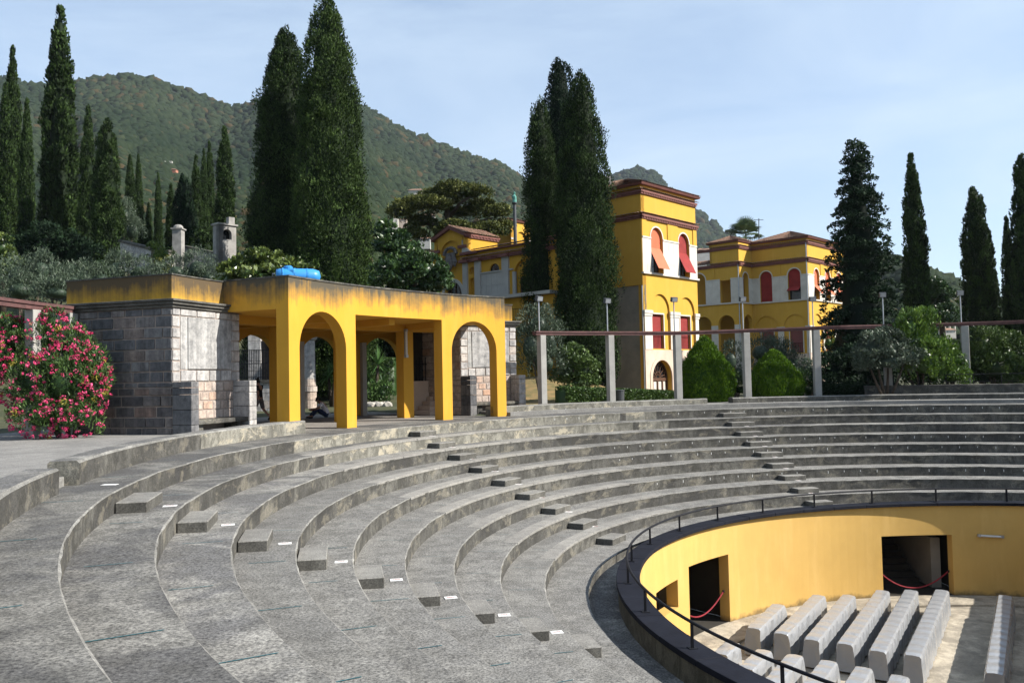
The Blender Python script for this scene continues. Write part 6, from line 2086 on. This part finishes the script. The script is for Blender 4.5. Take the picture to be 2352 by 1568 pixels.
# ---- yuccas, palm: rosettes of long leaves
def rosette(c, n, L, w, up0, up1, seed, droop=.5):
    g = np.random.default_rng(seed); V = []; Fs = []; T = []
    for k in range(n):
        a = g.uniform(0, 6.28); e = g.uniform(up0, up1); l = L * g.uniform(.7, 1.1); tt = g.uniform(.2, .9)
        d = np.array([math.cos(a), math.sin(a), 0]); s = np.array([-math.sin(a), math.cos(a), 0])
        base = len(V)
        for j in range(5):
            q = j / 4
            p = np.array(c) + d * l * q * math.cos(e) + np.array([0, 0, l * q * math.sin(e) - droop * l * q * q * math.cos(e)])
            ww = w * (1 - q) ** .6 * (.6 + .4 * min(1, q * 4))
            V += [p - s * ww / 2, p + s * ww / 2 + np.array([0, 0, .0])]; T += [tt, tt]
        for j in range(4): Fs.append((base + 2 * j, base + 2 * j + 1, base + 2 * j + 3, base + 2 * j + 2))
    return V, Fs, T
def yucca(label, x, yb, Y, heads, seed):
    p = at(x, yb, Y); zb = gz(p[0], p[1]); V, Fs, T = [], [], []
    b = B()
    for k, (hx, hy, L) in enumerate(heads):
        h = at(hx, hy, Y); c = (h[0] - p[0], (k % 2) * .3, h[2] - zb)
        v, f, t = rosette(c, 60, L, .085, -.5, 1.45, seed + k, .35)
        Fs += [tuple(i + len(V) for i in q) for q in f]; V += v; T += t
        b.tube([(0, 0, -.2), (c[0] * .6, c[1], c[2] * .5), c], [.12, .1, .08], 7)
    t_ = thing('yucca', label, 'yucca', (p[0], p[1], zb), 'yuccas behind the pavilion')
    link('leaves', np_mesh('leaves', np.array(V), np.array(Fs), np.array(T)), L_['yucca'], t_, True)
    b.build('trunk', M['bark'], t_, True).location = (0, 0, 0)
yucca('tall yucca seen through the middle bay of the pavilion', 862, 935, 48.5, [(868, 838, 1.35), (845, 870, 1.1), (880, 880, 1.0)], 101)
yucca('yucca with leaning stems behind the sitting person', 762, 940, 48, [(770, 850, 1.2), (752, 865, .9)], 105)
shrub('bush', 'dark green bush with few pink flowers under the yucca', 'bush', 858, 936, 48, [(845, 905, 24, 24, 0), (875, 905, 24, 26, .2)], 'ole', .16, .22, 50, 34, 107)
bough_tree('broadleaf_tree', 'shady tree whose dark trunk shows behind the iron fence', 'tree', 611, 46.5, 940, [([(613, 955, 0), (611, 870, 0), (606, 790, 0), (616, 740, 0)], [.36, .3, .27, .2]), ([(606, 790, 0), (640, 755, .2)], [.17, .08])], [(600, 735, 60, 22, .8), (700, 745, 70, 26, 1.5), (660, 790, 50, 30, 2.6)], 'broad', .25, .4, 30, 34, 108, 'bark', tl=(.2, .15))
bough_tree('broadleaf_tree', 'dark tree filling the arches behind the clipped hedge', 'tree', 830, 58, 900, [([(830, 930, 0), (830, 850, 0), (826, 790, 0)], [.3, .25, .15])], [(760, 790, 50, 40, 0), (830, 780, 60, 44, .5), (900, 790, 56, 44, 0), (830, 830, 80, 40, 1)], 'cyp_dark', .28, .45, 26, 34, 109, tl=(.25, .15))
# palm
pp = at(1712, 546, 96); pg = gz(pp[0], pp[1])
V, Fs, T = [], [], []
g = np.random.default_rng(5)
for k in range(34):                                         # fan leaves
    a = g.uniform(0, 6.28); e = g.uniform(-.1, 1.4); L = 2.7 * g.uniform(.8, 1.1)
    d = np.array([math.cos(a) * math.cos(e), math.sin(a) * math.cos(e), math.sin(e)]); c = d * L * .45
    s = np.array([-math.sin(a), math.cos(a), 0]); u = np.cross(s, d)
    for j in range(13):
        q = (j - 6) / 6 * 1.25; dd = d * math.cos(q) + s * math.sin(q)
        tip = c + dd * L * .5 - np.array([0, 0, .16 * L * abs(math.cos(e))]); w_ = .085
        sd = np.cross(dd, u); base = len(V)
        V += [c - sd * w_ * .3, c + dd * L * .3 - sd * w_, tip, c + dd * L * .3 + sd * w_]; T += [g.uniform(.3, .9)] * 4
        Fs.append((base, base + 1, base + 2, base + 3))
    base = len(V); V += [np.zeros(3) - s * .02, c - s * .03, c + s * .03, np.zeros(3) + s * .02]; T += [.3] * 4; Fs.append((base, base + 1, base + 2, base + 3))
pt = thing('palm', 'fan palm whose crown shows over the villa roof', 'palm tree', (pp[0], pp[1], pg))
o = link('crown', np_mesh('crown', np.array(V) + np.array([0, 0, pp[2] - pg]), np.array(Fs), np.array(T)), L_['palm'], pt, True)
B().tube([(0, 0, -.5), (.1, 0, (pp[2] - pg) * .5), (0, 0, pp[2] - pg)], [.28, .22, .2], 8).build('trunk', M['bark'], pt, True).location = (0, 0, 0)

# ---- oleander with pink flowers, nearest plant on the left
op = onz(105, 1012, .15)
OY = op[1] + 1.2
k = OY / F
rng = np.random.default_rng(77)
lob = [(26, 785, 56, 56, .2), (98, 800, 46, 52, .5), (140, 838, 38, 46, .2), (20, 880, 60, 70, -.2), (95, 880, 66, 80, -.3), (160, 900, 34, 56, 0), (50, 955, 60, 46, -.5), (130, 960, 56, 42, -.3), (-50, 820, 66, 90, 0), (178, 866, 22, 28, .1), (60, 740, 30, 26, .2)]
LB = [(((lx - 105) * k, dy * .6, at(lx, ly, OY)[2] - .15), (hw * k, hw * k * .75, hh * k)) for lx, ly, hw, hh, dy in lob]
me = blob_mesh('foliage', LB, 150, 30, .13, .17, 1.2, .75, .2, 77, .55, tl=(.45, .25))
ol = thing('oleander', 'big oleander bush covered in pink flowers at the left edge', 'oleander', (op[0], OY, .15))
link('foliage', me, L_['ole'], ol, True)
b = B()
for c, r in LB[:7]: b.tube([(c[0] * .25, 0, -.1), (c[0] * .6, c[1] * .5, c[2] * .5), c], [.05, .04, .02], 6)
s_ = b.build('stem', M['bark'], ol, True); s_.location = (0, 0, 0); s_['kind'] = 'stuff'
fl = []
for c, r in LB:
    n = int(165 * r[0] * r[2] + 16)
    d = unit(rng.normal(size=(n, 3))); d[:, 1] = -np.abs(d[:, 1]) * (rng.random(n) < .8) + d[:, 1] * 0 + .0; d = unit(d)
    fl.append(np.array(c) + d * np.array(r) * rng.uniform(.98, 1.2, (n, 1)))
fl = np.concatenate(fl)
keep = np.array([not any(np.sum(((p - np.array(c)) / np.array(r)) ** 2) < .86 for c, r in LB) for p in fl])
fl = fl[keep]
fm = leaf_mesh('flowers', fl, np.tile(np.array([[0.3, -1, .4]]), (len(fl), 1)), np.full(len(fl), .055) * rng.uniform(.5, 1.5, len(fl)), 13, .05, .8, .2, .85, rng.uniform(0, 1, len(fl)), .8)
L_['pink'] = leaf_mat('oleander_petal', (.50, .025, .11), (.78, .12, .27), .6, .2, .2)
o = link('flowers', fm, L_['pink'], ol, True); o['kind'] = 'stuff'
ylw = fl[rng.choice(len(fl), 22)] - np.array([0, .0, .1])
L_['yel'] = leaf_mat('oleander_yellow_leaf', (.22, .20, .03), (.40, .34, .06), .6, .2, .2)
o = link('yellow_leaves', leaf_mesh('yellow_leaves', ylw, np.tile(np.array([[0.2, -1, .4]]), (len(ylw), 1)), np.full(len(ylw), .10), 22, .12, 1, .6, .2, rng.uniform(0, 1, len(ylw)), .6), L_['yel'], ol, True); o['kind'] = 'stuff'


# ================================================================== people
def skin_mesh(name, V, E, R, mat, parent, root=0, sub=2):
    me = bpy.data.meshes.new(name)
    me.from_pydata([tuple(v) for v in V], E, [])
    me.materials.append(mat)
    o = bpy.data.objects.new(name, me); COL.objects.link(o); o.parent = parent
    md = o.modifiers.new('Skin', 'SKIN'); md.use_smooth_shade = True
    for d, r in zip(me.skin_vertices[0].data, R):
        d.radius = r if isinstance(r, tuple) else (r, r)
        d.use_root = False
    me.skin_vertices[0].data[root].use_root = True
    sb = o.modifiers.new('Subsurf', 'SUBSURF'); sb.levels = sub; sb.render_levels = sub
    return o


def person(label, base, yaw, J, cloth, shirt_mat, leg_mat, leg_to, shoe_mat):
    t = thing('person', label, 'person', base); t.rotation_euler = (0, 0, yaw)
    names = list(J); idx = {n: i for i, n in enumerate(names)}
    V = [J[n][0] for n in names]; R = [J[n][1] for n in names]
    E = [(idx[a], idx[b]) for a, b in (('pelvis', 'waist'), ('waist', 'chest'), ('chest', 'neck'), ('neck', 'head'), ('head', 'crown'), ('head', 'nose'))]
    for s in 'LR':
        E += [(idx[a + s], idx[b + s]) for a, b in (('hip', 'knee'), ('knee', 'ankle'), ('ankle', 'toe'), ('shoulder', 'elbow'), ('elbow', 'wrist'), ('wrist', 'palm'))]
        E += [(idx['pelvis'], idx['hip' + s]), (idx['chest'], idx['shoulder' + s])]
    # fingers: four unequal, slightly curled, and a thumb from the side of the palm
    for s in 'LR':
        p = Vector(J['palm' + s][0]); w = Vector(J['wrist' + s][0]); d = (p - w).normalized()
        side = d.cross(Vector((0, 1, 0))).normalized()
        for k, (o_, L) in enumerate(((-.03, .062), (-.01, .074), (.011, .070), (.03, .055))):
            a = p + side * o_ + d * .02; b_ = a + d * L * .6; c = b_ + d * L * .35 + Vector((0, .012 if s == 'L' else -.012, 0))
            i0 = len(V); V += [a, b_, c]; R += [.011, .009, .007]; E += [(idx['palm' + s], i0), (i0, i0 + 1), (i0 + 1, i0 + 2)]
        a = w.lerp(p, .6) + side * -.04; b_ = a + d * .045 - side * .012
        i0 = len(V); V += [a, b_]; R += [.012, .009]; E += [(idx['palm' + s], i0), (i0, i0 + 1)]
    body = skin_mesh('body', V, E, R, M['skin'], t)
    G = lambda n, k=1.0: (J[n][0], tuple(x * k for x in J[n][1]) if isinstance(J[n][1], tuple) else J[n][1] * k)
    mid = lambda a, b_, f: tuple(Vector(J[a][0]).lerp(Vector(J[b_][0]), f))
    # shirt
    V, R, E = [], [], []
    for n in ('pelvis', 'waist', 'chest'): V.append(G(n)[0]); R.append(G(n, 1.22)[1])
    V[0] = mid('pelvis', 'waist', .2)
    E = [(0, 1), (1, 2)]
    V.append(mid('chest', 'neck', .55)); R.append(.095); E.append((2, 3))
    for s in 'LR':
        i = len(V); V += [J['shoulder' + s][0], mid('shoulder' + s, 'elbow' + s, .7)]; R += [.088, .076]; E += [(2, i), (i, i + 1)]
    skin_mesh('shirt', V, E, R, M[shirt_mat], t, 1)
    V, R, E = [J['pelvis'][0], mid('pelvis', 'waist', .3)], [G('pelvis', 1.1)[1], G('waist', 1.06)[1]], [(0, 1)]
    for s in 'LR':
        i = len(V)
        V += [J['hip' + s][0], mid('hip' + s, 'knee' + s, .6), mid('hip' + s, 'knee' + s, 1.0)]; R += [.105, .098, .088]
        E += [(0, i), (i, i + 1), (i + 1, i + 2)]
        if leg_to == 'ankle': V += [mid('knee' + s, 'ankle' + s, .5), mid('knee' + s, 'ankle' + s, .95)]; R += [.075, .062]; E += [(i + 2, i + 3), (i + 3, i + 4)]
    skin_mesh('trousers' if leg_to == 'ankle' else 'shorts', V, E, R, M[leg_mat], t, 0)
    for s in 'LR':
        a, b_ = Vector(J['ankle' + s][0]), Vector(J['toe' + s][0])
        h = a + (a - b_) * .25
        h.z = max(.045, h.z - .05)
        b2 = b_.copy()
        skin_mesh('shoe', [h, h.lerp(b2, .5), b2], [(0, 1), (1, 2)], [.05, .05, .042], M[shoe_mat], t, 1)
    hd, cr_ = Vector(J['head'][0]), Vector(J['crown'][0]); n_ = (Vector(J['nose'][0]) - hd).normalized()
    skin_mesh('hair', [hd - n_ * .045 + Vector((0, 0, .0)), hd.lerp(cr_, .6) - n_ * .035, cr_ + Vector((0, 0, .012))], [(0, 1), (1, 2)], [.082, .092, .06], M['hair'], t, 1)
    ear = B()
    for sgn in (-1, 1): ear.lathe((hd.x - n_.x * .01, hd.y + sgn * .086, hd.z - .02), [(.006, 0), (.018, .015), (.018, .04), (.006, .055)], 8)
    me = ear.build('ear', M['skin'], t, True); me.location = (0, 0, 0); me['kind'] = 'stuff'
    return t


# local axes: +x is where the person faces
WJ = {'pelvis': ((0, 0, .93), (.15, .115)), 'waist': ((.015, 0, 1.12), (.145, .105)), 'chest': ((.05, 0, 1.36), (.165, .12)), 'neck': ((.075, 0, 1.50), .058), 'head': ((.11, 0, 1.615), (.085, .095)), 'crown': ((.10, 0, 1.70), (.07, .08)), 'nose': ((.205, 0, 1.60), .016),
      'hipL': ((.01, .09, .90), .095), 'kneeL': ((.20, .095, .51), .062), 'ankleL': ((.27, .095, .10), .04), 'toeL': ((.44, .095, .05), .035),
      'hipR': ((-.01, -.09, .90), .095), 'kneeR': ((-.10, -.095, .48), .062), 'ankleR': ((-.40, -.095, .16), .04), 'toeR': ((-.33, -.095, .035), .035),
      'shoulderL': ((.05, .20, 1.42), .06), 'elbowL': ((-.06, .25, 1.15), .044), 'wristL': ((.02, .25, .92), .03), 'palmL': ((.05, .25, .84), (.022, .036)),
      'shoulderR': ((.05, -.20, 1.42), .06), 'elbowR': ((.06, -.25, 1.15), .044), 'wristR': ((.20, -.25, .97), .03), 'palmR': ((.25, -.25, .90), (.022, .036))}
wb_ = onz(597, 966, 0)
person('person in dark t-shirt and checked shorts walking left under the pavilion', (wb_[0], wb_[1], 0), math.pi - .15, WJ, None, 'black_cloth', 'shorts', 'knee', 'black_cloth')
SJ = {'pelvis': ((0, 0, .14), (.15, .13)), 'waist': ((.05, 0, .32), (.15, .115)), 'chest': ((.20, 0, .55), (.165, .125)), 'neck': ((.32, 0, .68), .06), 'head': ((.42, 0, .76), (.085, .095)), 'crown': ((.40, 0, .86), (.07, .08)), 'nose': ((.515, 0, .73), .016),
      'hipL': ((.06, .10, .13), .1), 'kneeL': ((.44, .13, .40), .064), 'ankleL': ((.66, .13, .09), .042), 'toeL': ((.82, .13, .045), .035),
      'hipR': ((.06, -.10, .13), .1), 'kneeR': ((.46, -.15, .36), .064), 'ankleR': ((.74, -.14, .09), .042), 'toeR': ((.90, -.14, .045), .035),
      'shoulderL': ((.24, .20, .62), .06), 'elbowL': ((.42, .25, .42), .044), 'wristL': ((.60, .16, .38), .03), 'palmL': ((.68, .12, .36), (.022, .036)),
      'shoulderR': ((.24, -.20, .62), .06), 'elbowR': ((.43, -.25, .40), .044), 'wristR': ((.62, -.17, .40), .03), 'palmR': ((.70, -.13, .38), (.022, .036))}
sb_ = onz(752, 959, 0)
person('person in white t-shirt and jeans sitting on the pavilion floor, bent forward', (sb_[0], sb_[1], 0), math.pi + .35, SJ, None, 'white_cloth', 'jeans', 'ankle', 'black_cloth')
